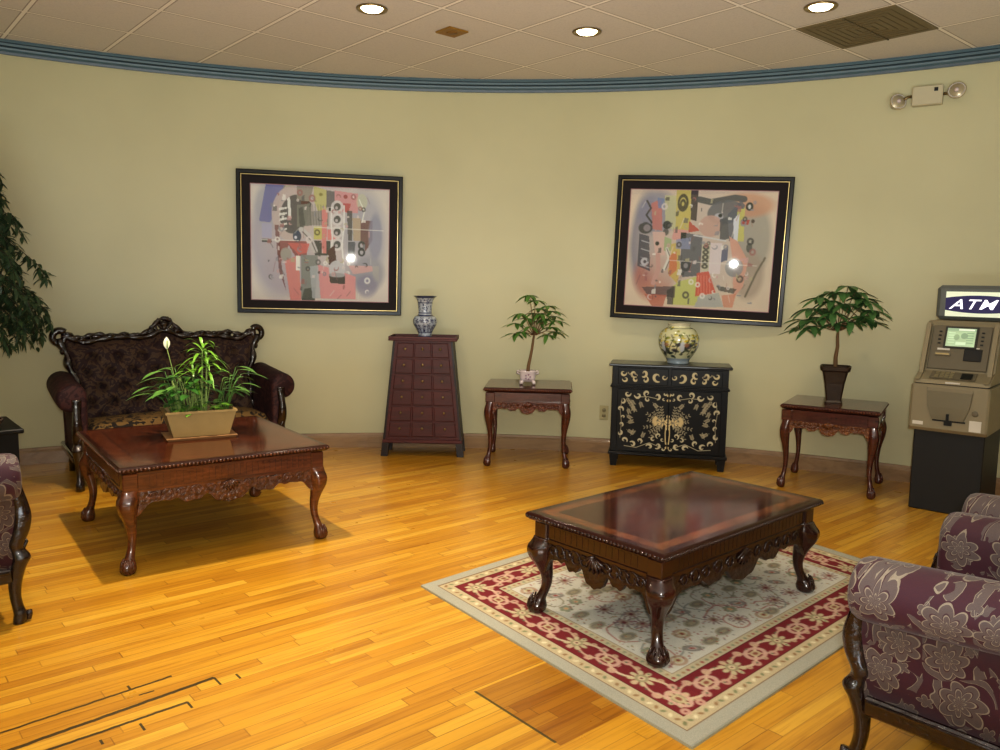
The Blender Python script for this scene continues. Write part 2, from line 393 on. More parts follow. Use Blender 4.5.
def emis(name, rgb, st, base=None):
    n = NT(name); n.set(base or lin(rgb), .4); n.b.inputs['Emission Color'].default_value = (*lin(rgb), 1); n.b.inputs['Emission Strength'].default_value = st; return n.mat
M['bulb'] = emis('lamp_glow', (255,240,200), 9)
def glass_mat():
    n = NT('picture_glass')
    tr = n.n('ShaderNodeBsdfTransparent'); gl = n.n('ShaderNodeBsdfGlossy'); gl.inputs['Roughness'].default_value = .015
    fr = n.n('ShaderNodeFresnel'); fr.inputs[0].default_value = 1.45
    mx = n.n('ShaderNodeMixShader'); n.l(n.m('ADD', fr.outputs[0], .02), mx.inputs[0]); n.l(tr.outputs[0], mx.inputs[1]); n.l(gl.outputs[0], mx.inputs[2])
    n.l(mx.outputs[0], n.out.inputs['Surface']); return n.mat
M['glass'] = glass_mat()
M['art'] = painted('watercolour', .8)
M['lacq'] = painted('painted_lacquer', .38, 0, spec=.25)
M['rug'] = painted('woven_rug', .95, 0, bump=240, spec=.1, fine=.55)
M['porc'] = painted('painted_porcelain', .15, .6)
M['screen'] = None

# ------------------------------------------------------------------ software canvas, read into vertex colours
class Canvas:
    def __init__(s, w, h, bg):
        s.w, s.h = w, h; s.a = np.zeros((h, w, 3)); s.a[:] = lin(bg)
        s.Y, s.X = np.mgrid[0:h, 0:w].astype(float); s.X = (s.X+.5)/w; s.Y = (s.Y+.5)/h; s.asp = w/h
    def blend(s, mk, rgb, al=1.0):
        mk = np.clip(mk, 0, 1)*al; s.a = s.a*(1-mk[..., None]) + np.array(lin(rgb))*mk[..., None]
    def disc(s, x, y, rx, ry, rgb, al=1, rot=0, soft=None, ring=None):
        dx = (s.X-x)*s.asp; dy = s.Y-y; c, q = math.cos(rot), math.sin(rot)
        u = (dx*c+dy*q)/(rx*s.asp); v = (-dx*q+dy*c)/ry
        r = np.hypot(u, v); k = soft or 1.2/(max(ry*s.h, 1))
        if ring: mk = 1-np.clip((np.abs(r-1)-ring)/k, 0, 1)
        else: mk = 1-np.clip((r-1)/k+.5, 0, 1)
        s.blend(mk, rgb, al)
    def poly(s, pts, rgb, al=1):
        ins = np.zeros(s.X.shape, bool); n = len(pts)
        for i in range(n):
            x1, y1 = pts[i]; x2, y2 = pts[(i+1) % n]
            if y1 == y2: continue
            c = ((y1 > s.Y) != (y2 > s.Y)) & (s.X < (x2-x1)*(s.Y-y1)/(y2-y1)+x1); ins ^= c
        s.blend(ins.astype(float), rgb, al)
    def line(s, pts, w, rgb, al=1):
        d = np.full(s.X.shape, 9.0); n = len(pts)
        ws = w if hasattr(w, '__len__') else [w]*n
        for i in range(n-1):
            x1, y1 = pts[i]; x2, y2 = pts[i+1]; px = (s.X-x1)*s.asp; py = s.Y-y1; ex = (x2-x1)*s.asp; ey = y2-y1
            L = ex*ex+ey*ey+1e-12; t = np.clip((px*ex+py*ey)/L, 0, 1)
            d = np.minimum(d, np.hypot(px-ex*t, py-ey*t)-(ws[i]*(1-t)+ws[i+1]*t))
        s.blend(np.clip(.5-d*s.h, 0, 1), rgb, al)
    def scroll(s, x, y, r, a0, turns, w, rgb, al=1):
        pts = []; ws = []
        for i in range(14):
            t = i/13; rr = r*(1-.72*t); a = a0+turns*2*PI*t
            pts.append((x+rr*math.cos(a)/s.asp, y+rr*math.sin(a))); ws.append(w*(.35+1.0*math.sin(PI*min(1, t*1.15+.05))))
        s.line(pts, ws, rgb, al)
    def noise(s, amt, n=8, seed=0):
        R = np.random.RandomState(seed); g = R.rand(n+2, n+2); yy = s.Y*n; xx = s.X*n
        i = yy.astype(int); j = xx.astype(int); fy = yy-i; fx = xx-j; fy = fy*fy*(3-2*fy); fx = fx*fx*(3-2*fx)
        v = g[i,j]*(1-fy)*(1-fx)+g[i+1,j]*fy*(1-fx)+g[i,j+1]*(1-fy)*fx+g[i+1,j+1]*fy*fx
        s.a *= (1+amt*(v-.5)*2)[..., None]
    def at(s, u, v):
        i = np.clip((np.asarray(v)*s.h).astype(int), 0, s.h-1); j = np.clip((np.asarray(u)*s.w).astype(int), 0, s.w-1)
        return s.a[i, j]
def paint(o, uv, cv):
    me = o.data; at = me.color_attributes.new('Col', 'FLOAT_COLOR', 'POINT')
    uv = np.array(uv); c = cv.at(uv[:,0], uv[:,1]); d = np.ones((len(uv), 4)); d[:, :3] = c
    at.data.foreach_set('color', d.ravel().astype(np.float32))
def canvas_panel(name, cv, P, mat, parent=None):
    """P(u,v)->xyz with v downwards; one mesh cell per canvas cell"""
    b = MB(); nu, nv = cv.w+1, cv.h+1
    b.grid(lambda u, v: P(u, v), nu, nv, smooth=False)
    o = b.build(name, mat, parent, fix=False)
    paint(o, [(i/(nu-1), j/(nv-1)) for j in range(nv) for i in range(nu)], cv)
    return o

# ================================================================== THE ROOM
def wp(a, r, z): return (CX+r*math.cos(a), CY+r*math.sin(a), z)
A0, A1, NA = math.radians(-90), math.radians(270), 240
angs = [A0+(A1-A0)*i/NA for i in range(NA+1)]
b = MB(); b.rings([[wp(a, WR, z) for a in angs] for z in (0, CH)], caps=False, close=False)
tag(b.build('wall_back', M['wall'], fix=False), kind='structure')
def sweep(name, prof, mat):
    b = MB(); b.rings([[wp(a, WR+dr, z) for dr, z in prof] for a in angs], caps=False, smooth=False)
    return tag(b.build(name, mat), kind='structure')
bb = sweep('baseboard_back', [(0,0),(-.020,0),(-.020,.085),(-.016,.095),(-.012,.100),(-.010,.118),(0,.120)], M['base'])
cr = sweep('trim_1', [(0,CH-.092),(-.014,CH-.092),(-.018,CH-.075),(-.030,CH-.062),(-.034,CH-.050),(-.048,CH-.040),(-.050,CH-.024),(-.060,CH-.020),(-.060,CH),(0,CH)], M['crown'])
cr.data.materials.append(M['crown2'])
for p in cr.data.polygons:
    z = p.center.z-CH
    if abs(z+.022) < .003 or abs(z+.0835) < .009 or abs(z+.045) < .006: p.material_index = 1
b = MB(); ring = [wp(a, WR, 0) for a in angs[:-1]]; b.add(ring, [tuple(range(len(ring)))])
tag(b.build('floor', M['floor']), kind='structure')
b = MB(); ring = [wp(a, WR, CH) for a in angs[:-1]]; b.add(ring, [tuple(range(len(ring)))])
tag(b.build('ceiling', M['ceil']), kind='structure')

# ceiling fittings, aligned to the tile grid
LIGHTS = [(-.797,4.961), (.517,5.326), (1.799,4.794)]
proto = None
LL = ['round recessed ceiling light, leftmost of three, above the left picture',
      'round recessed ceiling light, middle of the three, beside two tile joints above the pot plant',
      'round recessed ceiling light, rightmost of three, next to the brown vent panel']
for i, (x, y) in enumerate(LIGHTS):
    if proto is None:
        proto = thing('recessed_light', (x, y, CH), 0, LL[0], 'ceiling light', 'recessed downlights in the ceiling')
        b = MB(); b.lathe([(.068,-.001),(.090,-.001),(.094,-.006),(.090,-.012),(.076,-.010),(.070,-.004)], 28); b.build('trim_ring', M['brass'], proto)
        b = MB(); b.lathe([(.001,-.022),(.03,-.021),(.055,-.014),(.068,-.002)], 28, caps=False); b.build('lamp_lens', M['bulb'], proto)
    else:
        c = copy_tree(proto); c.location = (x, y, CH); c['label'] = LL[i]
# vent panel
v = thing('ceiling_vent', (2.234, 5.174, CH), GA, 'brown square air vent panel set in the ceiling grid', 'vent')
b = MB(); b.box(-.303,.303,-.303,.303,-.006,-.0008); b.build('vent_plate', M['vent'], v)
b = MB()
for k in range(1, 7):
    h = .3-.042*k; 
    for (x0,x1,y0,y1) in ((-h,h,-h-.004,-h+.004),(-h,h,h-.004,h+.004),(-h-.004,-h+.004,-h,h),(h-.004,h+.004,-h,h)): b.box(x0,x1,y0,y1,-.009,-.0065)
b.build('louvre', plain('vent_louvre', (112,98,66), .5), v)
b = MB(); b.box(-.302,.302,-.004,.004,-.012,-.0065); b.build('divider_bar', plain('vent_bar', (96,84,56), .5), v)
p_ = thing('ceiling_plate', (-.348, 5.374, CH), GA, 'small square ochre plate on a ceiling tile between two downlights', 'ceiling plate')
b = MB(); b.box(-.078,.078,-.078,.078,-.012,-.0008,b=.004); b.build('cover', M['ochre'], p_)
b = MB(); b.lathe([(.001,-.016),(.03,-.016),(.036,-.0125)], 20); b.build('centre_cap', plain('ochre_dark', (128,92,30), .5), p_)

# emergency light on the right of the wall
def wall_frame(ax, z, inset=0.0):
    """empty frame on the wall at azimuth position x->(point) ; local -Y faces the room"""
    a = math.atan2(ax[1]-CY, ax[0]-CX)
    return (CX+(WR-inset)*math.cos(a), CY+(WR-inset)*math.sin(a), z), a-PI/2
loc, rz = wall_frame((2.93,5.731), 2.72)
e = thing('emergency_light', loc, rz, 'ivory emergency light box with two round lamp heads high on the wall', 'emergency light')
b = MB(); b.box(-.095,.095,-.062,-.001,-.065,.065,b=.006); hz = b.build('battery_box', M['ivory'], e)
b = MB(); b.box(.04,.064,-.0655,-.0625,.022,.046); b.build('test_window', M['slot'], e)
for s_ in (-1, 1):
    y = -.055
    hd = bpy.data.objects.new('lamp_head', None); 
    b = MB(); Mx = T(s_*.178, -.075, -.012+.02*s_) @ RZ(-.35*s_+.2) @ RX(PI/2-.25)
    b.lathe([(.012,-.055),(.035,-.045),(.052,-.012),(.058,.006),(.056,.012)], 24, Mx); h = b.build('lamp_head', plain('lamp_head_shell', (190,178,150), .3, .3), e)
    b = MB(); b.lathe([(.001,.008),(.03,.010),(.050,.0125),(.052,.0128)], 24, Mx, caps=False); b.build('reflector', plain('lamp_reflector', (225,222,220), .25, .4), h)
    b = MB(); b.ball((0,0,.014), .016, 10, Mx); b.build('bulb', M['white'], h)
    b = MB(); b.tube([(s_*.090,-.03,.005),(s_*.12,-.05,.0),(s_*.145,-.06,-.006+.01*s_)], .010, 8); b.build('arm', M['brass'], e)
loc, rz = wall_frame((.866,6.543), .335)
o_ = thing('wall_outlet', loc, rz, 'beige electrical outlet plate on the wall just left of the black painted chest', 'outlet')
b = MB(); b.box(-.036,.036,-.007,-.0005,-.06,.06,b=.003); b.build('cover_plate', plain('outlet_beige', (176,166,124), .5), o_)
for z in (-.022,.022):
    b = MB(); b.lathe([(.0165,0),(.0165,.003)], 18, T(0,-.007,z) @ RX(PI/2)); s_ = b.build('socket', plain('outlet_socket', (150,140,104), .5), o_)
    b = MB()
    for x in (-.006,.006): b.box(x-.0012,x+.0012,-.0115,-.0102,z-.005,z+.005)
    b.build('slots', M['slot'], s_)

# ================================================================== PICTURES
def art_left():
    c = Canvas(240, 210, (222,214,208)); R = random.Random(5)
    c.noise(.06, 6, 1)
    for x, y, rx, ry, col_ in ((.2,.5,.2,.46,(172,166,190)),(.5,.45,.42,.46,(200,186,192)),(.82,.45,.16,.42,(176,174,188)),(.12,.2,.09,.2,(178,176,188)),(.3,.75,.2,.2,(190,178,190)),(.85,.75,.12,.16,(160,158,172))):
        c.disc(x, y, rx, ry, col_, .75, soft=.35)
    P = lambda *a: c.poly(*a)
    P([(.11,.0),(.25,.0),(.2,.18),(.14,.33),(.06,.32)], (112,112,176), .85)
    P([(.2,.1),(.3,.02),(.32,.0),(.24,.0),(.14,.33)], (196,188,120), .45)
    c.disc(.3,.25,.15,.24,(206,188,186),.9); c.disc(.31,.25,.10,.17,(60,56,66),.85,rot=.2)
    for k in range(5): P([(.20+.005*k,.2+.045*k),(.26,.19+.045*k),(.26,.205+.045*k),(.2,.225+.045*k)], (232,228,226), .95)
    P([(.26,.12),(.28,.10),(.29,.28),(.27,.29)], (235,232,230))
    P([(.0+.08,.34),(.15,.34),(.15,.46),(.08,.46)], (182,178,206), .9)
    P([(.08,.47),(.15,.47),(.15,.5),(.08,.5)], (30,28,34), .9)
    P([(.33,.0),(.45,.0),(.42,.14),(.33,.12)], (160,150,140), .9); P([(.36,.13),(.42,.13),(.42,.17),(.36,.17)], (96,44,40))
    P([(.33,.17),(.43,.15),(.44,.34),(.33,.36)], (132,128,124), .95); P([(.34,.2),(.37,.18),(.39,.34),(.35,.36)], (78,76,76), .8)
    P([(.45,.0),(.54,.03),(.54,.2),(.48,.22),(.45,.12)], (202,196,128), .9); c.disc(.5,.07,.012,.014,(150,140,70))
    P([(.54,.03),(.6,.04),(.6,.17),(.54,.18)], (112,104,110), .9); P([(.54,.18),(.59,.18),(.59,.21),(.54,.21)], (28,24,28))
    P([(.6,.03),(.77,.05),(.77,.22),(.7,.22),(.6,.2)], (216,158,164), .95); c.disc(.68,.08,.015,.018,(170,80,86)); P([(.66,.14),(.72,.14),(.7,.22),(.66,.2)], (190,60,64), .8)
    P([(.43,.22),(.56,.2),(.56,.34),(.43,.34)], (150,144,140), .8)
    for k in range(7): c.line([(.42+.02*k,.16),(.43+.02*k,.34)], .0022, (88,84,86), .7)
    P([(.45,.35),(.51,.35),(.51,.46),(.45,.46)], (206,198,120)); c.disc(.475,.4,.016,.02,(120,110,60),ring=.2); P([(.43,.47),(.57,.47),(.57,.6),(.46,.6)], (26,24,28), .9)
    P([(.51,.2),(.55,.2),(.54,.58),(.51,.58)], (222,142,142), .95); P([(.55,.37),(.62,.37),(.62,.46),(.55,.46)], (224,140,140))
    P([(.20,.48),(.40,.48),(.40,.6),(.32,.62),(.27,.52),(.22,.66),(.19,.6)], (150,56,56), .85); P([(.17,.35),(.2,.35),(.22,.72),(.25,.92),(.2,.75)], (120,50,60), .8)
    P([(.26,.5),(.42,.5),(.4,.58),(.34,.6)], (212,106,104), .9)
    c.disc(.33,.44,.03,.05,(60,70,104)); c.disc(.32,.45,.01,.014,(225,225,235))
    c.line([(.36,.38),(.42,.44),(.46,.56)], .022, (206,200,200)); c.line([(.37,.4),(.43,.47),(.47,.58)], .005, (120,110,110))
    c.disc(.25,.6,.04,.06,(172,164,160)); P([(.24,.66),(.34,.6),(.36,1.0),(.28,1.0)], (220,142,140), .95); P([(.32,.61),(.35,.61),(.35,.74),(.32,.74)], (240,238,232))
    P([(.36,.6),(.48,.6),(.46,.99),(.36,.99)], (142,144,142), .95); P([(.38,.9),(.46,.88),(.46,1.),(.36,1.)], (88,92,90)); P([(.42,.7),(.52,.68),(.52,.98),(.44,.98)], (186,188,194), .8)
    P([(.48,.68),(.6,.72),(.76,.78),(.76,.98),(.5,.98)], (226,156,160), .9)
    for k in range(4):
        y = .17+.11*k; c.disc(.62,y,.045,.055,(222,216,218),.9,rot=.3); c.disc(.62,y,.025,.033,(40,36,44),.9,rot=.3); c.disc(.615,y+.01,.01,.014,(200,190,196))
    c.line([(.58,.18),(.575,.3),(.585,.45),(.57,.58),(.56,.68)], .006, (235,232,232)); c.line([(.67,.16),(.67,.35),(.655,.5),(.67,.7)], .006, (235,232,232))
    P([(.55,.56),(.6,.5),(.62,.68),(.56,.68)], (84,30,34)); c.disc(.62,.72,.06,.08,(206,204,210),.95); P([(.56,.76),(.68,.77),(.68,.85),(.57,.84)], (52,48,54), .95); c.disc(.62,.77,.06,.02,(176,172,178))
    P([(.69,.2),(.73,.2),(.73,.46),(.70,.46)], (60,52,56), .8); P([(.73,.26),(.79,.26),(.79,.46),(.74,.46)], (196,160,90), .5)
    P([(.79,.28),(.88,.28),(.88,.45),(.83,.55),(.79,.46)], (112,48,50), .85); P([(.70,.47),(.75,.47),(.75,.6),(.70,.58)], (50,56,78), .8)
    c.disc(.80,.12,.04,.07,(210,210,180),.6); c.line([(.78,.1),(.82,.2),(.8,.3)], .004, (240,240,230))
    for y in (.5,.56): c.disc(.80,y,.02,.028,(60,60,70),ring=.25)
    c.disc(.9,.42,.05,.2,(150,150,176),.75,soft=.3); P([(.7,.68),(.9,.68),(.92,.72),(.74,.76)], (222,176,176), .8); P([(.88,.68),(.93,.68),(.93,.82),(.89,.82)], (180,176,178)); c.disc(.84,.86,.08,.1,(140,134,168),.6,soft=.4)
    c.line([(0.08,.48),(.34,.478)], .003, (238,236,232)); c.line([(.45,.355),(.96,.365)], .0025, (238,236,232))
    for k in range(26):
        x = R.uniform(.1,.9); y = R.uniform(.05,.95); c.line([(x,y),(x+R.uniform(-.04,.04),y+R.uniform(.03,.1))], R.uniform(.0015,.003), R.choice([(70,66,78),(230,226,226),(150,100,108)]), .7)
    for k in range(90):
        x = R.uniform(.12,.88); y = R.uniform(.06,.94); w = R.uniform(.008,.03); h = R.uniform(.008,.05); q = R.random()
        cc = R.choice([(240,236,232),(96,92,100),(214,170,172),(150,148,160),(190,180,150),(60,56,64),(226,214,214),(170,110,112)])
        if q < .45: P([(x,y),(x+w,y+R.uniform(-.01,.01)),(x+w*.9,y+h),(x-.2*w,y+h)], cc, .75)
        elif q < .7: c.disc(x, y, w*.6, w*.8, cc, .8, ring=.25)
        else: c.scroll(x, y, w, R.uniform(0,6), R.choice([-1,1])*.7, .004, cc, .85)
    return c
def art_right():
    c = Canvas(240, 200, (224,208,190)); R = random.Random(9)
    c.noise(.05, 6, 2)
    for x, y, rx, ry, col_ in ((.12,.45,.1,.4,(120,120,150)),(.2,.75,.14,.2,(196,120,104)),(.5,.45,.4,.42,(206,190,184)),(.86,.4,.12,.3,(160,156,150)),(.8,.12,.18,.1,(206,150,120)),(.2,.2,.14,.18,(140,140,166)),(.85,.7,.1,.2,(176,156,144))):
        c.disc(x, y, rx, ry, col_, .75, soft=.35)
    P = lambda *a: c.poly(*a)
    P([(.15,.12),(.22,.08),(.24,.35),(.17,.34)], (206,124,116), .8); P([(.19,.07),(.25,.08),(.24,.16),(.2,.16)], (120,140,184), .8)
    P([(.24,.05),(.33,.05),(.33,.34),(.26,.32)], (206,204,160), .8)
    P([(.32,.0),(.42,.0),(.43,.25),(.42,.34),(.33,.34)], (208,194,112), .95); c.disc(.37,.11,.03,.06,(90,80,56),ring=.2); c.disc(.37,.12,.015,.03,(90,80,56),ring=.3)
    P([(.42,.0),(.47,.0),(.47,.26),(.43,.25)], (70,52,58), .95); P([(.32,.33),(.42,.34),(.4,.44),(.31,.42)], (220,162,158), .9); P([(.42,.26),(.5,.34),(.42,.36)], (200,96,84))
    c.line([(.48,.08),(.56,.1),(.64,.08),(.72,.06),(.78,.07)], .026, (84,84,92), .95); c.disc(.66,.18,.12,.1,(106,108,120),.9,rot=-.2); c.disc(.62,.22,.03,.03,(190,188,200)); c.disc(.63,.21,.014,.016,(30,30,36))
    c.disc(.57,.3,.08,.09,(204,168,158),.9); P([(.68,.2),(.76,.08),(.79,.12),(.76,.4),(.7,.42)], (92,96,116), .85); P([(.63,.24),(.68,.22),(.7,.4),(.64,.42)], (78,80,94), .9)
    P([(.74,.16),(.79,.14),(.8,.42),(.76,.42)], (206,200,118), .95); c.disc(.82,.13,.025,.035,(36,34,38)); c.disc(.82,.13,.010,.016,(220,216,216)); P([(.77,.24),(.83,.24),(.82,.28),(.77,.28)], (186,70,66)); c.disc(.85,.25,.012,.016,(80,60,60))
    P([(.72,.24),(.76,.18),(.76,.42),(.73,.4)], (218,220,228))
    c.disc(.12,.33,.05,.05,(60,58,64),.9); c.disc(.13,.33,.025,.03,(150,140,150)); c.line([(.12,.1),(.15,.16),(.12,.22),(.16,.28)], .008, (70,66,74)); c.disc(.27,.3,.03,.035,(40,38,46)); c.disc(.265,.36,.02,.03,(60,56,60),.8)
    P([(.17,.36),(.26,.36),(.27,.56),(.2,.56)], (222,190,182), .9); c.disc(.21,.46,.014,.018,(40,34,36)); P([(.26,.4),(.31,.42),(.31,.52),(.26,.52)], (170,186,140), .9)
    P([(.08,.38),(.15,.4),(.17,.7),(.08,.66)], (66,66,88), .85)
    for k in range(4): c.line([(.1,.44+.07*k),(.16,.46+.07*k)], .004, (190,186,196)); c.disc(.13,.62,.02,.025,(200,196,204),ring=.25)
    c.line([(.22,.56),(.23,.68),(.2,.8)], .02, (208,166,160)); c.line([(.28,.5),(.3,.58),(.27,.68)], .012, (226,222,216)); c.line([(.28,.5),(.31,.58),(.28,.68)], .003, (60,54,56))
    P([(.31,.46),(.37,.44),(.38,.7),(.37,.8),(.3,.72)], (212,188,104), .9); P([(.3,.56),(.35,.52),(.36,.68),(.31,.74)], (214,124,86), .85)
    P([(.38,.36),(.52,.38),(.52,.72),(.4,.74),(.38,.6)], (104,104,116), .95); c.disc(.42,.64,.035,.05,(62,62,74)); c.disc(.42,.64,.015,.022,(150,146,156)); P([(.37,.36),(.41,.36),(.41,.44),(.37,.43)], (26,26,32))
    P([(.34,.42),(.44,.4),(.44,.5),(.34,.5)], (150,156,190), .8); c.line([(.46,.38),(.68,.42)], .006, (216,214,218)); P([(.52,.44),(.58,.44),(.58,.68),(.53,.68)], (206,200,180)); 
    for k in range(5): c.disc(.55,.48+.04*k,.015,.014,(90,86,80),ring=.3)
    P([(.58,.44),(.66,.44),(.66,.7),(.58,.7)], (226,214,218), .9); P([(.66,.5),(.7,.46),(.7,.58),(.66,.6)], (110,110,140))
    P([(.7,.38),(.76,.42),(.84,.58),(.82,.8),(.76,.9),(.74,.6)], (220,168,152), .9); c.disc(.75,.64,.06,.08,(140,142,150),.85); c.disc(.84,.47,.02,.04,(70,70,70),.8)
    P([(.38,.78),(.52,.72),(.53,.9),(.5,.98),(.34,.98),(.34,.82)], (206,208,128), .95); P([(.5,.7),(.58,.68),(.64,.86),(.5,.9)], (212,92,78), .95); 
    for k in range(5): c.line([(.51+.02*k,.72),(.52+.02*k,.88)], .002, (236,150,130))
    P([(.52,.9),(.66,.86),(.7,.98),(.5,.99)], (186,188,186), .9); P([(.64,.8),(.78,.82),(.76,.86),(.66,.84)], (60,60,64), .8); P([(.68,.88),(.78,.86),(.76,.98),(.7,.98)], (216,148,124), .8)
    P([(.12,.84),(.36,.82),(.36,.92),(.16,.9)], (92,72,84), .8); P([(.14,.9),(.3,.9),(.28,1.),(.2,1.)], (196,110,92), .8); P([(.3,.86),(.35,.82),(.35,.98),(.31,.98)], (60,54,60), .8)
    c.line([(.95,.55),(.9,.68),(.84,.88)], .008, (120,110,96)); c.line([(.3,.6),(.9,.62)], .002, (235,230,225))
    for k in range(26):
        x = R.uniform(.1,.88); y = R.uniform(.05,.95); c.line([(x,y),(x+R.uniform(-.04,.04),y+R.uniform(.03,.09))], R.uniform(.0015,.003), R.choice([(70,66,78),(235,228,220),(170,100,90)]), .7)
    for k in range(90):
        x = R.uniform(.12,.88); y = R.uniform(.06,.94); w = R.uniform(.008,.03); h = R.uniform(.008,.05); q = R.random()
        cc = R.choice([(240,236,232),(96,92,100),(214,170,172),(150,148,160),(190,180,150),(60,56,64),(226,214,214),(170,110,112)])
        if q < .45: P([(x,y),(x+w,y+R.uniform(-.01,.01)),(x+w*.9,y+h),(x-.2*w,y+h)], cc, .75)
        elif q < .7: c.disc(x, y, w*.6, w*.8, cc, .8, ring=.25)
        else: c.scroll(x, y, w, R.uniform(0,6), R.choice([-1,1])*.7, .004, cc, .85)
    return c
def picture(loc, rz, tilt, roll, W, H, cv, label):
    t = thing('framed_picture', loc, rz, label, 'picture')
    t.rotation_mode = 'XYZ'; t.rotation_euler = (tilt, roll, rz)
    def ringbox(x0, z0, w, y0, y1, bev, name, mat, par):
        b = MB(); X, Z = x0, z0
        prof = [(0, y1), (0, y0+bev), (bev, y0), (w-bev, y0), (w, y0+bev), (w, y1)]
        rs = []
        for sx, sz in ((-1,-1),(1,-1),(1,1),(-1,1),(-1,-1)):
            rs.append([(sx*(X-d), y, sz*(Z-d)) for d, y in prof])
        b.rings(rs, caps=False, smooth=False); return b.build(name, mat, par)
    hx, hz = W/2, H/2
    fr = ringbox(hx, hz, .034, -.040, -.004, .006, 'frame', M['frame'], t)
    ringbox(hx-.034, hz-.034, .007, -.036, -.004, .002, 'gold_fillet', M['gold'], t)
    ringbox(hx-.041, hz-.041, .062, -.030, -.004, .004, 'dark_liner', M['mat'], t)
    ringbox(hx-.103, hz-.103, .005, -.026, -.004, .001, 'inner_fillet', plain('rose_fillet', (170,128,130), .4, .2), t)
    ax, az = hx-.106, hz-.106
    canvas_panel('artwork', cv, lambda u, v: (-ax+2*ax*u, -.016, az-2*az*v), M['art'], t)
    b = MB(); b.box(-ax,ax,-.021,-.018,-az,az); b.build('glass_pane', M['glass'], t)
    b = MB(); b.box(-hx+.01,hx-.01,-.003,-.0005,-hz+.01,hz-.01); b.build('backing', M['mat'], t)
    return t
picture((-1.449,6.470,1.669), math.atan2(.229,1.268)+.01, .02, .010, 1.285, 1.112, art_left(), 'black framed abstract print in pinks and violets, left of the two pictures')
picture((1.530,6.295,1.669), -.275, .02, .030, 1.312, 1.118, art_right(), 'black framed abstract print with red and yellow patches, hanging over the black painted chest')

# ================================================================== TABLES
def cab_leg(b, H, px, py, dx, dy, s=1.0, knee=1.0, foot='ball', n=20):
    """cabriole leg: floor to H, flaring along (dx,dy)"""
    K = [(0,.030,.026),(.010,.030,.036),(.030,.031,.041),(.050,.028,.036),(.066,.020,.027),(.095,.006,.0215),(.14,-.008,.021),(.19,-.008,.0255),
         (.24,.004,.033*knee),(.285,.018,.044*knee),(.325,.020,.050*knee),(.36,.008,.048*knee),(.385,0,.045)]
    S_ = H/.385
    K = [((z if z < .10 and S_ > 1.25 else z)*1.0, o, r) for z, o, r in K]
    pts = catmull(K, 46); rs = []
    a0 = math.atan2(dy, dx)
    for z, o, r in pts:
        zz = z*S_
        if S_ > 1.25 and z < .10: zz = z*(1+.25*(S_-1))
        elif S_ > 1.25: z1 = .10*(1+.25*(S_-1)); zz = z1+(z-.10)/(.285)*(H-z1)
        ring = []
        for j in range(n):
            a = 2*PI*j/n
            rr = r*s
            if z < .075: rr *= 1+.06*math.cos(4*(a-a0))*math.sin(PI*min(1, z/.075))
            if z > .22: rr *= 1+.07*math.cos(6*(a-a0))*min(1, (z-.22)/.05)
            cx_ = px+dx*o*s; cy_ = py+dy*o*s
            # flatten to a square block towards the top
            q = max(0, (z-.345)/.04); q = min(1, q)
            m_ = max(abs(math.cos(a)), abs(math.sin(a))); rsq = .040*s/m_
            rr2 = rr*(1-q)+rsq*q
            ring.append((cx_+rr2*math.cos(a), cy_+rr2*math.sin(a), max(0, zz)))
        rs.append(ring)
    b.rings(rs)
def scallop(b, L, zt, zb, depth, y, th, Mx, lobes=True, seg=64):
    top = []; bot = []
    for i in range(seg+1):
        u = -1+2*i/seg; x = u*L/2; au = abs(u)
        d = .58 + 1.0*math.exp(-((au-1.0)/.13)**2) + .80*math.exp(-(au/.20)**4) + .42*math.exp(-((au-.42)/.13)**4) + .16*math.exp(-((au-.68)/.10)**4) + .05*math.cos(u*40)
        top.append((x, zt)); bot.append((x, zb-depth*max(0, d)))
    b.strip(top, bot, y-th/2, y+th/2, Mx)
    # carved relief: leaf scrolls and a shell, real geometry
    for sx in (-1, 1):
        for u0, r in ((.20,.8),(.36,1.0),(.52,.8),(.66,1.0),(.80,.7)):
            pts = []
            for k in range(12):
                a = k/11*2.2*PI; rr = r*depth*.42*(1-.6*k/11)
                pts.append((sx*(u0*L/2+rr*math.cos(a)), y-th/2-.002, (zb-depth*.32)+rr*math.sin(a)))
            b.tube(pts, [.0048*(1-.4*k/11) for k in range(12)], 6, Mx)
    for k in range(-3, 4):
        a = k*.36; b.tube([(0,y-th/2-.002,zb+.012),(math.sin(a)*depth*.45,y-th/2-.009,zb+.010-math.cos(a)*depth*.42),(math.sin(a)*depth*.75,y-th/2-.002,zb+.010-math.cos(a)*depth*.80)], [.004,.008,.004], 6, Mx)
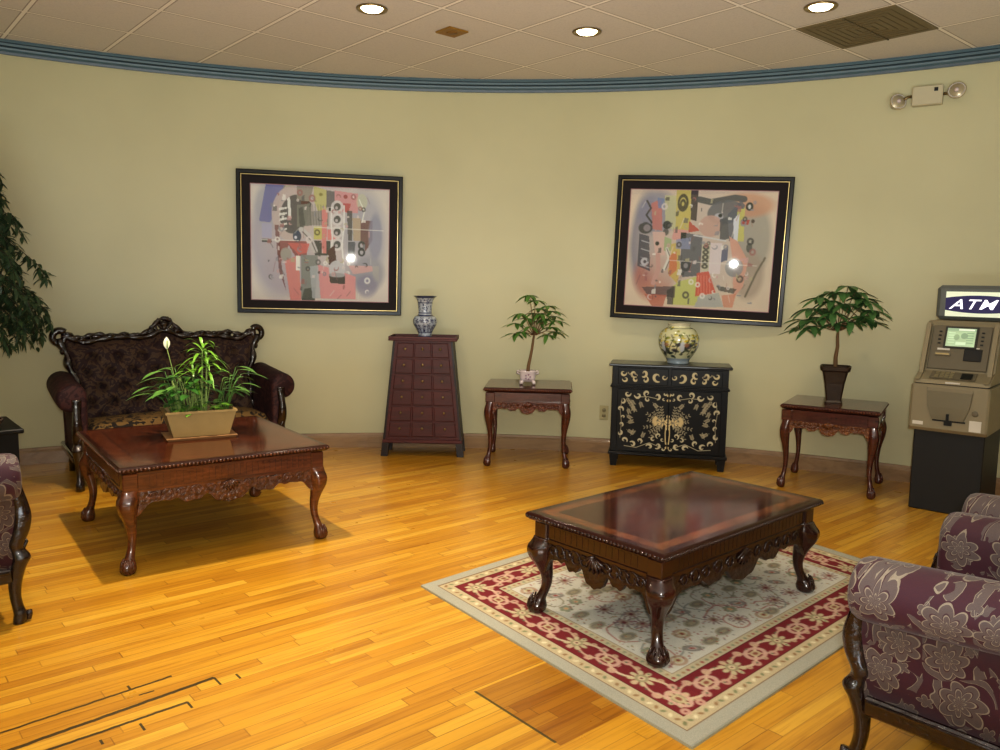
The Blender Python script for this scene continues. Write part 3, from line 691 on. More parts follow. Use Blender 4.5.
def make_table(name, loc, rz, L, W, H, e, topm, framem, carvem, label, apr=.07, drop=.07, knee=1.0, s=1.0, th=.026, legm=None, carve2=None, rib=.0030):
    t = thing(name, loc, rz, label, 'table')
    # table top: moulded edge
    b = MB(); rs = []
    for d, z in ((.030,H-th-.012),(.012,H-th-.006),(.006,H-th),(0,H-th+.006),(0,H-.010),(.004,H-.003),(.010,H)):
        x, y = L/2-d, W/2-d; rs.append([(-x,-y,z),(x,-y,z),(x,y,z),(-x,y,z)])
    b.rings(rs, smooth=False); b.build('tabletop', topm, t)
    # gadroon beads round the edge
    b = MB()
    for ax, Ln, off in ((0, L, W/2), (1, W, L/2)):
        nb = int(Ln/.018)
        for sg in (-1, 1):
            for k in range(nb):
                q = -Ln/2+(k+.5)*Ln/nb
                c = (q, sg*(off+.0005), H-th*.62) if ax == 0 else (sg*(off+.0005), q, H-th*.62)
                b.ball(c, .0085, 6, None, (1,.6,.8) if ax == 0 else (.6,1,.8))
    b.build('beaded_edge', carvem, t)
    zt = H-th-.013; zb = zt-apr
    ix, iy = L/2-e, W/2-e
    # frieze with reeding
    b = MB()
    for sg in (-1, 1):
        b.box(-ix, ix, sg*iy-.011, sg*iy+.011, zb, zt); b.box(sg*ix-.011, sg*ix+.011, -iy, iy, zb, zt)
        b.box(-ix-.004, ix+.004, sg*iy-.017, sg*iy+.017, zb-.006, zb+.006); b.box(sg*ix-.017, sg*ix+.017, -iy, iy, zb-.006, zb+.006)
    nr = int(2*ix/.03)
    for k in range(3, nr-2):
        x = -ix+(k+.5)*2*ix/nr
        for sg in (-1, 1): b.box(x-.009, x+.009, sg*(iy+.011)-rib, sg*(iy+.011)+rib, zb+.014, zt-.010)
    nr = int(2*iy/.03)
    for k in range(3, nr-2):
        y = -iy+(k+.5)*2*iy/nr
        for sg in (-1, 1): b.box(sg*(ix+.011)-rib, sg*(ix+.011)+rib, y-.009, y+.009, zb+.014, zt-.010)
    b.build('frieze', framem, t)
    for k, (Ln, off) in enumerate(((2*ix-.05, iy), (2*iy-.05, ix), (2*ix-.05, iy), (2*iy-.05, ix))):
        b = MB(); scallop(b, Ln, zb-.002, zb-.010, drop*.75, -off-.004, .020, RZ(k*PI/2)); b.build('carved_apron', carve2 or carvem, t)
    for sx in (-1, 1):
        for sy in (-1, 1):
            b = MB(); cab_leg(b, zb+.004, sx*(ix-.012), sy*(iy-.012), sx*.7071, sy*.7071, s, knee)
            b.box(sx*(ix-.012)-.034, sx*(ix-.012)+.034, sy*(iy-.012)-.034, sy*(iy-.012)+.034, zb-.004, zt, b=.004)
            # claw ridges over the ball foot, carved knee leaf
            px, py = sx*(ix-.012), sy*(iy-.012)
            for k in range(5):
                a = math.atan2(sy, sx)+(k-2)*.62
                ox, oy = px+.7071*sx*.028*s, py+.7071*sy*.028*s
                b.tube([(ox+.022*s*math.cos(a), oy+.022*s*math.sin(a), .075),(ox+.036*s*math.cos(a), oy+.036*s*math.sin(a), .050),(ox+.041*s*math.cos(a), oy+.041*s*math.sin(a), .022),(ox+.034*s*math.cos(a), oy+.034*s*math.sin(a), .006)], [.003,.0045,.0045,.002], 6)
            b.build('leg', legm or framem, t)
    return t
LFT = make_table('coffee_table', (-1.648,4.324,0), .64, 1.04, 1.09, .518, .045,
    table_top_mat('left_table_top', .52, .545, .11, (50,22,11), (76,35,17), (98,50,25), (92,48,26), (74,34,18)),
    M['mahog'], M['mahog_carve'], 'reddish carved coffee table with ball feet in front of the loveseat, holding the planter box', apr=.085, drop=.095, s=.92, rib=.005, legm=M['mahog'])
RGT = make_table('coffee_table', (.797,3.405,0.009), .735, 1.19, .712, .434, .050,
    table_top_mat('right_table_top', .595, .356, .10, (44,16,10), (62,24,14), (80,34,18), (118,66,34), (84,44,24)),
    M['walnut'], M['walnut_carve'], 'dark polished carved coffee table with claw feet standing on the patterned rug', apr=.070, drop=.115, knee=1.10, s=1.02, rib=.0012)
make_table('side_table', (.229,6.215,0), -.07, .66, .56, .607, .035,
    table_top_mat('side_top_a', .33, .28, .08, (66,34,26), (88,52,38), (110,70,52), (108,62,42), (84,46,32)),
    M['rose'], M['rose_carve'], 'carved wooden side table between the red chest and black chest, holding the white pot', apr=.070, drop=.075, s=.70)
make_table('side_table', (2.365,5.575,0), -.53, .63, .56, .592, .03,
    table_top_mat('side_top_b', .33, .28, .08, (66,34,26), (88,52,38), (110,70,52), (108,62,42), (84,46,32)),
    M['rose'], M['rose_carve'], 'carved wooden side table with gilt skirt left of the cash machine, holding the dark pot', apr=.070, drop=.075, s=.70, carve2=M['rose_gilt'])

# ================================================================== RUG
def rug_canvas():
    W, H = 460, 330; c = Canvas(W, H, (176,166,140)); R = random.Random(3)
    lx, ly = 2.05, 1.57
    def X(m): return m/lx
    def Y(m): return m/ly
    def rect(d0, col_, al=1):
        c.poly([(X(d0),Y(d0)),(1-X(d0),Y(d0)),(1-X(d0),1-Y(d0)),(X(d0),1-Y(d0))], col_, al)
    c.a[:] = lin((146,144,130)); rect(.004, (160,157,143)); rect(.058, (130,108,86)); rect(.062, (178,164,134))
    # guard band flecks
    def along(d, step, fn):
        for (L_, hor) in ((lx, 1), (ly, 0)):
            nn = int((L_-2*d)/step)
            for k in range(nn+1):
                q = d+k*(L_-2*d)/nn
                for side in (0, 1):
                    x, y = (q, d if not side else ly-d) if hor else (d if not side else lx-d, q)
                    fn(X(x), Y(y), hor, k, (1 if not side else -1))
    along(.088, .030, lambda x, y, h, k, s: (c.disc(x, y, X(.011), Y(.007), ((140,110,78),(118,124,92),(206,196,164))[k % 3], .9, rot=.6 if k % 2 else -.6)))
    rect(.114, (100,40,44)); rect(.119, (118,46,50)); 
    mid = .190
    def med(x, y, h, k, s):
        if k % 2 == 0:
            for a in range(8):
                c.disc(x+X(.036)*math.cos(a*PI/4), y+Y(.036)*math.sin(a*PI/4), X(.018), Y(.011), (184,172,140), .95, rot=a*PI/4)
            c.disc(x, y, X(.026), Y(.026), (150,140,110)); c.disc(x, y, X(.014), Y(.014), (196,180,150)); c.disc(x, y, X(.006), Y(.006), (110,50,50))
            for a in range(8): c.disc(x+X(.032)*math.cos(a*PI/4+.39), y+Y(.032)*math.sin(a*PI/4+.39), X(.004), Y(.004), (120,60,52))
        else:
            rx, ry = (.048,.034) if h else (.034,.048)
            c.disc(x, y, X(rx), Y(ry), (190,156,140), .95, ring=.14); c.disc(x, y, X(rx*.55), Y(ry*.55), (180,164,132)); c.disc(x, y, X(rx*.28), Y(ry*.28), (136,84,70))
            for a in (0, 1, 2, 3):
                c.disc(x+X(rx*1.3)*(1 if a % 2 else -1), y+Y(ry*1.3)*(1 if a > 1 else -1), X(.012), Y(.012), (186,150,134), .9, ring=.35)
    for side in range(4):
        L_ = lx if side < 2 else ly; pts = []
        for i in range(int((L_-2*mid)/.008)+1):
            q = mid+.008*i; o = .040*math.sin((q-mid)/(L_-2*mid)*round((L_-2*mid)/.165)*PI); 
            p_ = (X(q), Y(mid+o if side == 0 else ly-mid+o)) if side < 2 else (X(mid+o if side == 2 else lx-mid+o), Y(q))
            pts.append(p_)
        c.line(pts, .0042, (196,176,150), .95)
        c.line([(a_, 2*Y(mid if side == 0 else ly-mid)-b_) if side < 2 else (2*X(mid if side == 2 else lx-mid)-a_, b_) for a_, b_ in pts], .0034, (190,160,138), .9)
    along(mid, .165, med)
    def vine(x, y, h, k, s):
        o = .042*(1 if k % 2 else -1)
        c.disc(x+(0 if h else X(o)), y+(Y(o) if h else 0), X(.008), Y(.008), (186,160,134), .8, ring=.35)
        c.disc(x+(0 if h else X(-o)), y+(Y(-o) if h else 0), X(.005), Y(.005), (96,110,84), .9)
    along(mid, .055, vine)
    rect(.262, (100,40,44)); rect(.267, (176,166,140)); along(.285, .03, lambda x, y, h, k, s: c.disc(x, y, X(.008), Y(.008), ((146,70,66),(120,128,104),(150,120,86))[k % 3], .85))
    rect(.305, (150,136,116)); rect(.309, (186,183,172)); c.noise(.05, 12, 4)
    # field: palmettes, vines and small flowers
    f0 = .315
    for k in range(48):
        x = R.uniform(f0+.03, lx-f0-.03); y = R.uniform(f0+.03, ly-f0-.03); a = R.uniform(0, 6.3); pts = []
        for i in range(12):
            pts.append((X(x), Y(y))); a += R.uniform(-.1,.75); x += .028*math.cos(a); y += .028*math.sin(a)
            if not (f0+.01 < x < lx-f0-.01 and f0+.01 < y < ly-f0-.01): break
        c.line(pts, .0028, R.choice([(128,120,100),(150,88,84),(120,122,118)]), .75)
    spots = []
    for gx in range(12):
        for gy in range(8):
            x = f0+.06+(lx-2*f0-.12)*gx/11+(.03 if gy % 2 else -.03); y = f0+.06+(ly-2*f0-.12)*gy/7
            spots.append((x+R.uniform(-.03,.03), y+R.uniform(-.03,.03), R.randrange(5)))
    for x, y, k in spots:
        if k == 0:
            c.disc(X(x), Y(y), X(.046), Y(.030), (158,152,134)); c.disc(X(x), Y(y), X(.036), Y(.022), (132,126,112)); c.disc(X(x), Y(y), X(.02), Y(.012), (150,140,118))
        elif k == 1:
            for a in range(10): c.disc(X(x)+X(.034)*math.cos(a*PI/5), Y(y)+Y(.034)*math.sin(a*PI/5), X(.012), Y(.006), (132,108,110), .85, rot=a*PI/5)
            c.disc(X(x), Y(y), X(.022), Y(.022), (150,130,116)); c.disc(X(x), Y(y), X(.010), Y(.010), (110,60,64))
        elif k == 2:
            c.disc(X(x), Y(y), X(.034), Y(.030), (158,132,110), .85, ring=.15); c.disc(X(x), Y(y), X(.020), Y(.018), (176,166,132)); c.disc(X(x), Y(y), X(.009), Y(.009), (132,76,64))
        elif k == 3:
            for a in range(6): c.disc(X(x)+X(.022)*math.cos(a*PI/3), Y(y)+Y(.022)*math.sin(a*PI/3), X(.012), Y(.012), (128,132,110), .9)
            c.disc(X(x), Y(y), X(.010), Y(.010), (186,150,110))
        else:
            c.disc(X(x), Y(y), X(.030), Y(.018), (126,120,114), .85, ring=.22, rot=.6); c.disc(X(x), Y(y), X(.014), Y(.008), (150,90,84), rot=.6)
    for k in range(1500):
        x = R.uniform(f0+.01, lx-f0-.01); y = R.uniform(f0+.01, ly-f0-.01)
        c.disc(X(x), Y(y), X(.006), Y(.0035), R.choice([(140,70,72),(96,92,96),(120,118,84),(158,120,86),(146,84,90)]), .8, rot=R.uniform(0,3))
    return c
RQ = [Vector((.601,2.275,0)), Vector((2.10,3.68,0)), Vector((1.20,5.00,0)), Vector((-.346,3.532,0))]
cv = rug_canvas()
def rugP(u, v): 
    v = 1-v
    p = RQ[0]*(1-u)*(1-v)+RQ[1]*u*(1-v)+RQ[2]*u*v+RQ[3]*(1-u)*v; return (p.x, p.y, .009)
tag(canvas_panel('area_rug', cv, rugP, M['rug']), 'beige oriental rug with a red floral border under the right coffee table', 'rug')
rug = bpy.data.objects['area_rug']
b = MB(); rs = []
for z, d in ((.0,0),(.009,0)): rs.append([tuple(p+Vector((0,0,z))) for p in RQ])
b.rings(rs, caps=False, smooth=False); b.build('bound_edge', plain('rug_edge', (150,146,124), .95, bump=.3, scale=200), rug)

# ================================================================== APOTHECARY CHEST
def apothecary():
    t = thing('apothecary_chest', (-.610,6.415,0), .0, 'tapered reddish brown chest with small drawers in three columns against the wall', 'chest')
    yf0, yf1 = -.150, -.120; yb = .135
    zb, zt = .135, .925
    def hw(z): q = (z-zb)/(zt-zb); return .305*(1-q)+.225*q
    b = MB()
    b.rings([[(-hw(z),-.14,z),(hw(z),-.14,z),(hw(z),yb,z),(-hw(z),yb,z)] for z in (zb, zt)], smooth=False)
    b.build('carcass', M['apoth'], t)
    for s in (-1, 1): # dark edge stiles
        b = MB(); b.rings([[(s*hw(z)-.008,-.149,z),(s*hw(z)+.008,-.149,z),(s*hw(z)+.008,yb+.002,z),(s*hw(z)-.008,yb+.002,z)] for z in (zb, zt)], smooth=False); b.build('side_stile', M['apothd'], t)
    b = MB(); b.box(-.318,.318,-.158,yb+.004,.108,.135,b=.004); b.build('base_moulding', M['apoth'], t)
    b = MB(); b.box(-.268,.268,-.170,yb+.012,.925,.941,b=.003)
    b.box(-.268,.268,-.170,-.158,.9412,.958); b.box(-.268,.268,yb,yb+.012,.9412,.958); b.box(-.268,-.256,-.158,yb,.9412,.958); b.box(.256,.268,-.158,yb,.9412,.958)
    b.build('tray_top', M['apoth'], t)
    for sx in (-1, 1):
        for sy in (-1, 1):
            x = sx*.292; y = -.130 if sy < 0 else .110; b = MB()
            b.rings([[(x+sx*o-.027,y-.025,z),(x+sx*o+.027,y-.025,z),(x+sx*o+.027,y+.025,z),(x+sx*o-.027,y+.025,z)] for z, o in ((0,.012),(.108,0))], smooth=False); b.build('leg', M['apothd'], t)
    rows = 6; hgt_ = (zt-zb-.03)/rows
    dm = wood('drawer_front', (54,14,11), (70,18,15), (82,24,20), .5, 5, coat=.0)
    for r in range(rows):
        z0 = zb+.018+r*hgt_+.006; z1 = z0+hgt_-.012
        for k in range(3):
            def xx(z, q): w = hw(z)-.026; return -w+2*w*q
            qa, qb = k/3+.010, (k+1)/3-.010; b = MB()
            ring0 = [(xx(z0,qa),z0),(xx(z0,qb),z0),(xx(z1,qb),z1),(xx(z1,qa),z1)]
            cxx = sum(p[0] for p in ring0)/4; czz = (z0+z1)/2
            b.rings([[(x,-.141,z) for x, z in ring0],[(x,-.148,z) for x, z in ring0],[(cxx+(x-cxx)*.93,-.151,czz+(z-czz)*.9) for x, z in ring0]], smooth=False)
            d = b.build('drawer', dm, t)
            b = MB(); Mx = T(cxx,-.151,czz+.012) @ RX(PI/2)
            b.lathe([(.004,0),(.004,.008),(.009,.012),(.011,.018),(.007,.023),(.001,.024)], 12, Mx); b.build('knob', M['brass'], d)
    return t
apothecary()

# ================================================================== PORCELAIN
def painted_lathe(name, prof, cv, loc, label, cat, n=120, m=110, square=0):
    pts = catmull(prof, m); L = [0]
    for i in range(1, m): L.append(L[-1]+math.hypot(pts[i][0]-pts[i-1][0], pts[i][1]-pts[i-1][1]))
    b = MB(); rs = []; uv = []
    for i, (r, z) in enumerate(pts):
        rs.append([(r*math.cos(2*PI*j/n), r*math.sin(2*PI*j/n), z) for j in range(n+1)])
        uv += [(j/n, 1-(z-pts[0][1])/(pts[-1][1]-pts[0][1]+1e-9)) for j in range(n+1)]
    b.rings(rs, caps=False, close=False); o = b.build('body', M['porc'], None, fix=False); paint(o, uv, cv)
    t = thing(name, loc, 0, label, cat); o.parent = t
    return t, pts
def blue_canvas():
    c = Canvas(220, 200, (176,184,196)); R = random.Random(2); B = (38,44,84)
    for y, h in ((.02,.02),(.16,.012),(.40,.015),(.46,.02),(.86,.012),(.97,.03)): c.poly([(0,y-h),(1,y-h),(1,y+h),(0,y+h)], B, .9)
    for k in range(150):
        x = R.random(); y = R.uniform(.05,.38); c.scroll(x, y, R.uniform(.012,.028), R.uniform(0,6), R.choice([-1,1])*.9, .005, B, .95)
    for k in range(14):
        for y in (.58,.72,.80):
            x = (k+.5*(y>.6))/14; c.disc(x, y, .022, .045, B, .95); 
            for a in range(6): c.disc(x+.012*math.cos(a), y+.026*math.sin(a), .004, .009, (214,218,226), .9)
    for k in range(200):
        x = R.random(); y = R.uniform(.48,.96); c.scroll(x, y, R.uniform(.01,.022), R.uniform(0,6), R.choice([-1,1])*.8, .0045, B, .9)
    return c
t, pts = painted_lathe('porcelain_vase', [(.048,0),(.052,.01),(.050,.03),(.062,.06),(.086,.10),(.090,.13),(.078,.155),(.056,.170),(.050,.19),(.052,.23),(.056,.265),(.066,.29),(.088,.310)],
    blue_canvas(), (-.606,6.40,.9415), 'blue and white trumpet-neck porcelain vase on the tapered red chest', 'vase')
b = MB(); b.lathe([(.087,.3085),(.089,.311),(.084,.310),(.060,.285),(.048,.24),(.001,.235)], 40, caps=False); b.build('inner_rim', plain('vase_inside', (60,64,84), .3), t); t.scale = (1.07,1.07,1.07)
def jar_canvas():
    c = Canvas(240, 160, (206,206,170)); R = random.Random(4); c.noise(.08, 7, 3)
    # blossoming branches, dark foliage and birds round the belly; u=.75 faces the viewer
    for k in range(120):
        x = R.random(); y = R.gauss(.60,.10); c.disc(x, y, R.uniform(.014,.03), R.uniform(.02,.05), R.choice([(52,66,60),(70,84,70),(84,78,86),(44,52,64)]), .85, rot=R.random()*3)
    for k in range(130):
        x = R.random(); y = R.gauss(.34,.10); c.disc(x, y, R.uniform(.010,.02), R.uniform(.015,.03), R.choice([(196,176,52),(150,150,60),(216,200,96),(110,124,60)]), .85)
    for k in range(16):
        x = k/16; c.line([(x,.75),(x+.02,.55),(x+.05,.36),(x+.03,.25)], .007, (60,54,44), .8)
    for k in range(6):
        x = .08+k/6; c.disc(x, .55, .020, .13, (188,196,206), .95); c.disc(x+.035, .5, .022, .05, (150,108,84), .8)
    c.poly([(0,.86),(1,.86),(1,1),(0,1)], (140,154,170), .9); c.poly([(0,.0),(1,.0),(1,.05),(0,.05)], (214,210,186)); c.line([(0,.10),(1,.10)], .006, (90,104,70))
    return c
t, pts = painted_lathe('porcelain_jar', [(.080,0),(.084,.006),(.088,.030),(.118,.075),(.146,.125),(.154,.175),(.146,.225),(.118,.262),(.088,.278),(.080,.288),(.086,.302)],
    jar_canvas(), (1.372,6.15,.7958), 'round painted porcelain jar with green and yellow foliage on the black chest', 'jar')
b = MB(); b.lathe([(.085,.3015),(.083,.305),(.078,.303),(.074,.28),(.10,.25),(.001,.24)], 40, caps=False); b.build('inner_rim', plain('jar_inside', (196,190,164), .3), t)

# ================================================================== BLACK PAINTED CHEST
def chest_canvas():
    # whole door area, both doors
    c = Canvas(300, 190, (11,10,10)); g = (184,176,148); g2 = (156,148,124); g3 = (196,178,134); R = random.Random(8)
    def leafb(x, y, a, n, L, col_=g):
        for k in range(n):
            t = (k+1)/n; px = x+L*t*math.cos(a)/c.asp; py = y+L*t*math.sin(a)
            for s in (-1, 1):
                aa = a+s*.8; c.disc(px+.022*math.cos(aa)/c.asp, py+.022*math.sin(aa), .0105, .0078, col_, .95, rot=aa)
        c.line([(x,y),(x+L*math.cos(a)/c.asp, y+L*math.sin(a))], .0022, g2)
    for m in (0, 1):
        X = (lambda x: x) if m == 0 else (lambda x: 1-x); s = 1 if m == 0 else -1
        A = (lambda a: a) if m == 0 else (lambda a: PI-a)
        def SC(x, y, r, a, tt, w, col_=g): c.scroll(X(x), y, r, A(a), tt*s, w, col_)
        # top border
        SC(.10,.07,.05,0,.8,.012); SC(.20,.09,.055,3,-.8,.013); SC(.29,.06,.05,2,.85,.013); SC(.30,.15,.04,4,-.8,.010); SC(.39,.10,.055,1.5,-.7,.014); SC(.47,.05,.03,0,.7,.008); SC(.46,.14,.025,1,.7,.007)
        c.line([(X(.2),.12),(X(.3),.11),(X(.4),.14)], .004, g)
        # side border
        SC(.05,.20,.045,5,.8,.011); SC(.03,.33,.05,.5,-.8,.013); SC(.06,.46,.03,3,.8,.008); SC(.04,.58,.04,1,-.7,.010); SC(.03,.72,.045,5,.8,.012); SC(.08,.84,.05,.5,-.8,.012)
        c.line([(X(.045),.15),(X(.03),.35),(X(.045),.55),(X(.035),.8)], .004, g2)
        for k in range(6): leafb(X(.09+.015*k), .12+.035*k, A(1.2), 2, .05, g2)
        # bottom border
        SC(.16,.90,.05,4,.8,.013); SC(.23,.84,.045,1,-.8,.012); SC(.33,.93,.05,3.5,.75,.014); SC(.41,.90,.055,2,-.7,.013); SC(.47,.95,.03,0,.7,.008)
        c.line([(X(.08),.93),(X(.2),.95),(X(.33),.86),(X(.45),.93)], .004, g)
        for k, (x_, y_, a_) in enumerate(((.13,.16,1.0),(.16,.24,1.6),(.10,.30,1.2),(.09,.42,.6),(.10,.55,-.3),(.10,.66,.5),(.14,.76,-1.0),(.25,.80,-1.2),(.22,.18,1.2),(.35,.20,.8))): leafb(X(x_), y_, A(a_), 4, .085, g2)
        # bouquet
        for a in (-2.9,-2.6,-2.3,-2.0,-1.75,2.95,2.6,2.3): leafb(X(.47), .55, A(a), 6, .27+.03*math.sin(a*9), g2)
        for k in range(9):
            a = PI+(-.75+k*.19); c.disc(X(.44)+s*.075*math.cos(a)*.9, .50+.085*math.sin(a), .022, .013, g3, .95, rot=A(a))
        for k in range(8): c.disc(X(.455)+s*.04*math.cos(k*.8), .52+.04*math.sin(k*.8), .018, .012, (206,186,140), .95, rot=A(k*.8))
        SC(.42,.74,.045,2,.9,.010); SC(.37,.80,.04,5,-.8,.009); SC(.46,.80,.03,1,.8,.007)
        c.line([(X(.49),.56),(X(.485),.70),(X(.49),.84)], .008, g3)
    for y in (.08,.16,.86,.93): c.disc(.5, y, .014, .02, g3, .95)
    for k in range(5): c.disc(.5, .42+.05*k, .010, .022, (206,190,150), .9)
    return c
def drawer_canvas(flip):
    c = Canvas(150, 46, (11,10,10)); g = (188,176,140)
    X = (lambda x: 1-x) if flip else (lambda x: x); s = -1 if flip else 1
    for x, y, r, a, tt, w in ((.10,.3,.22,0,.8,.05),(.14,.7,.2,3,-.8,.045),(.32,.35,.24,1,.85,.05),(.36,.7,.18,4,-.7,.05),(.52,.3,.24,2,-.8,.06),(.55,.7,.22,5,.8,.05),(.80,.5,.34,1.2,.75,.07),(.94,.5,.18,0,.9,.035)):
        c.scroll(X(x), y, r, a if not flip else PI-a, tt*s, w, g)
    for k in range(7): c.disc(X(.2+.03*k), .3+.07*(k % 4), .014, .06, (150,138,112), .9, rot=k)
    return c
def black_chest():
    ang = -.20
    t = thing('painted_chest', (1.315,6.160,0), ang, 'black lacquered chest with gold floral scroll painting, under the right picture', 'chest')
    hx = .430; y0 = -.17; y1 = .12; zb = .115; zt = .775
    b = MB(); b.box(-hx,hx,y0,y1,zb,zt,b=.003); b.build('carcass', M['black'], t)
    b = MB(); b.box(-hx-.025,hx+.025,y0-.028,y1+.015,.775,.795,b=.006); b.build('top', M['black_top'], t)
    b = MB(); b.box(-hx-.012,hx+.012,y0-.014,y1,.612,.628,b=.004); b.build('waist_moulding', M['black'], t)
    b = MB(); b.box(-hx-.014,hx+.014,y0-.016,y1+.003,.092,.115,b=.004); b.build('base_moulding', M['black'], t)
    for sx in (-1,1):
        for sy in (-1,1):
            b = MB(); x = sx*(hx-.028); y = (y0+.022) if sy < 0 else (y1-.03)
            b.rings([[(x-w,y-w,z),(x+w,y-w,z),(x+w,y+w,z),(x-w,y+w,z)] for z, w in ((0,.022),(.07,.030),(.092,.032))], smooth=False); b.build('foot', M['black'], t)
    yb = y0-.011
    for k, (xa, xb) in enumerate(((-hx+.045,-.012),(.012,hx-.045))):
        b = MB(); b.box(xa,xb,y0-.010,y0-.0005,.638,.765,b=.003); d = b.build('drawer', M['black'], t)
        canvas_panel('scroll_painting', drawer_canvas(k == 1), lambda u, v: (xa+.004+(xb-xa-.008)*u, yb-.0005, .760-.117*v), M['lacq'], d)
    full = chest_canvas()
    for k, (xa, xb) in enumerate(((-hx+.045,-.002),(.002,hx-.045))):
        b = MB(); b.box(xa,xb,y0-.010,y0-.0005,.125,.604,b=.003); d = b.build('door', M['black'], t)
        h = Canvas(150, 190, (0,0,0)); h.a = full.a[:, k*150:(k+1)*150]
        canvas_panel('floral_painting', h, lambda u, v: (xa+.003+(xb-xa-.006)*u, yb-.0005, .600-.471*v), M['lacq'], d)
    return t
black_chest()

# ================================================================== PLANTS
def leaf(b, p, d, up, L, w, droop=.3, fold=.25, nseg=5, rag=0):
    """pointed leaf as a folded strip; d = direction, up = normal hint"""
    d = d.normalized(); side = d.cross(up)
    if side.length < 1e-3: side = d.cross(Vector((1,0,0)))
    side.normalize(); nn = side.cross(d)
    vs = []; fs = []
    for i in range(nseg+1):
        t = i/nseg; ww = w*.5*math.sin(PI*min(1, (t*.92+.05)))**.8
        if i == nseg: ww = w*.03
        c = p + d*L*t - Vector((0,0,1))*droop*L*t*t
        vs += [tuple(c+side*ww+nn*ww*fold), tuple(c), tuple(c-side*ww+nn*ww*fold)]
    for i in range(nseg):
        a = i*3; fs += [(a,a+1,a+4,a+3),(a+1,a+2,a+5,a+4)]
    b.add(vs, fs, True)
def rv(R, s=1): return Vector((R.uniform(-s,s), R.uniform(-s,s), R.uniform(-s,s)))
def palmate(b, st, base, tip, R, L, w, nl=6):
    base = Vector(base); tip = Vector(tip); mid = (base+tip)/2+Vector((0,0,.02)); st.tube([base, mid, tip], [.0035,.0026,.002], 5)
    out = (tip-base); out.z *= .3; out = out.normalized() if out.length > 1e-4 else Vector((1,0,0))
    a0 = math.atan2(out.y, out.x)
    for k in range(nl):
        a = a0+(k-(nl-1)/2)*(2*PI/(nl+.6))
        d = Vector((math.cos(a), math.sin(a), R.uniform(-.35,.05)))
        leaf(b, tip, d, Vector((0,0,1)), L*(1-.3*abs(k-(nl-1)/2)/(nl/2))*R.uniform(.9,1.1), w, R.uniform(.08,.45))
def money_tree(loc, rz, label, spread, clusters, L, w, trunk_pts, mat, pot_fn, R, ztop):
    t = thing('potted_tree', loc, rz, label, 'plant')
    pot_fn(t)
    b = MB(); b.tube([Vector(p) for p in trunk_pts], [.015,.013,.011,.010,.007][:len(trunk_pts)], 8); 
    lf = MB(); tp = Vector(trunk_pts[-1])
    for k, (dx, dy, z) in enumerate(clusters):
        dx *= spread; dy *= spread; palmate(lf, b, (tp.x+.1*dx, tp.y+.1*dy, tp.z+min(0,(z-tp.z)*.2)-.01), (tp.x+dx, tp.y+dy, z), R, L, w, R.choice([5,6,6,7]))
    b.build('trunk', M['stem'], t); lf.build('foliage', mat, t); return t
def white_pot(t):
    b = MB(); H = .098
    rs = []
    for z, h in ((.022,.040),(.018,.052),(.05,.062),(.085,.062),(.098,.070),(.102,.070),(.100,.062),(.088,.054),(.080,.05)):
        rs.append([(h*math.cos(a)*1/max(abs(math.cos(a)),abs(math.sin(a)))**.8, h*math.sin(a)/max(abs(math.cos(a)),abs(math.sin(a)))**.8, z) for a in [2*PI*j/24 for j in range(24)]])
    b.rings(rs, caps=True)
    for sx in (-1,1):
        b.tube([(sx*.062,-.02,.075),(sx*.085,-.02,.085),(sx*.085,-.02,.10),(sx*.064,-.02,.098)], .008, 8)
    b.build('pot', M['white'], t)
    for sx in (-1,1):
        for sy in (-1,1):
            b = MB(); b.tube([(sx*.036,sy*.036,.030),(sx*.048,sy*.048,.014),(sx*.050,sy*.050,0)], [.016,.014,.015], 10); b.build('pot_foot', M['white'] if sy > 0 or 1 else M['white'], t)
    b = MB()
    for k in range(5): a = k*1.256; b.disc = None; b.ball((.018*math.cos(a),-.066,.058+.018*math.sin(a)), .007, 8, None, (1,.3,1))
    b.build('flower_relief', plain('pot_flower', (150,120,136), .3), t)
    b = MB(); b.lathe([(.052,.078),(.03,.084),(.001,.086)], 20, caps=False); b.build('soil', M['soil'], t)
R = random.Random(21)
cl = [(a,b_,c_+.045) for a,b_,c_ in [(0,0,.60),(-.05,.02,.64),(-.13,-.03,.50),(-.17,.0,.42),(-.12,-.05,.36),(-.18,.03,.34),(-.06,.03,.46),(-.04,-.07,.40),(.04,.02,.54),(.06,-.04,.50),(.12,.0,.56),(.17,.02,.52),(.20,-.03,.45),(.16,-.06,.40),(.20,.02,.36),(.12,-.05,.34),(.05,.07,.44),(.18,.06,.48),(.10,-.02,.46),(.0,.09,.5)]]
money_tree((.215,6.19,.613), 0, 'small money tree with palmate leaves in a white footed pot on the side table', .82, cl, .115, .034,
    [(0,0,.06),(.006,0,.14),(.018,.004,.20),(.03,0,.27),(.045,0,.39)], M['leaf'], white_pot, R, .7)
def bronze_pot(t):
    b = MB(); rs = []
    for z, h in ((0,.058),(.010,.060),(.022,.050),(.05,.054),(.14,.066),(.20,.078),(.225,.084),(.235,.098),(.258,.102),(.262,.096),(.25,.088),(.235,.082)):
        rs.append([(h*math.cos(a)/max(abs(math.cos(a)),abs(math.sin(a)))**.9, h*math.sin(a)/max(abs(math.cos(a)),abs(math.sin(a)))**.9, z) for a in [2*PI*(j+.5)/32 for j in range(32)]])
    b.rings(rs, caps=True, smooth=False); b.build('pot', M['potdark'], t)
    b = MB(); b.lathe([(.082,.236),(.04,.246),(.001,.248)], 20, caps=False); b.build('soil', M['soil'], t)
R = random.Random(33)
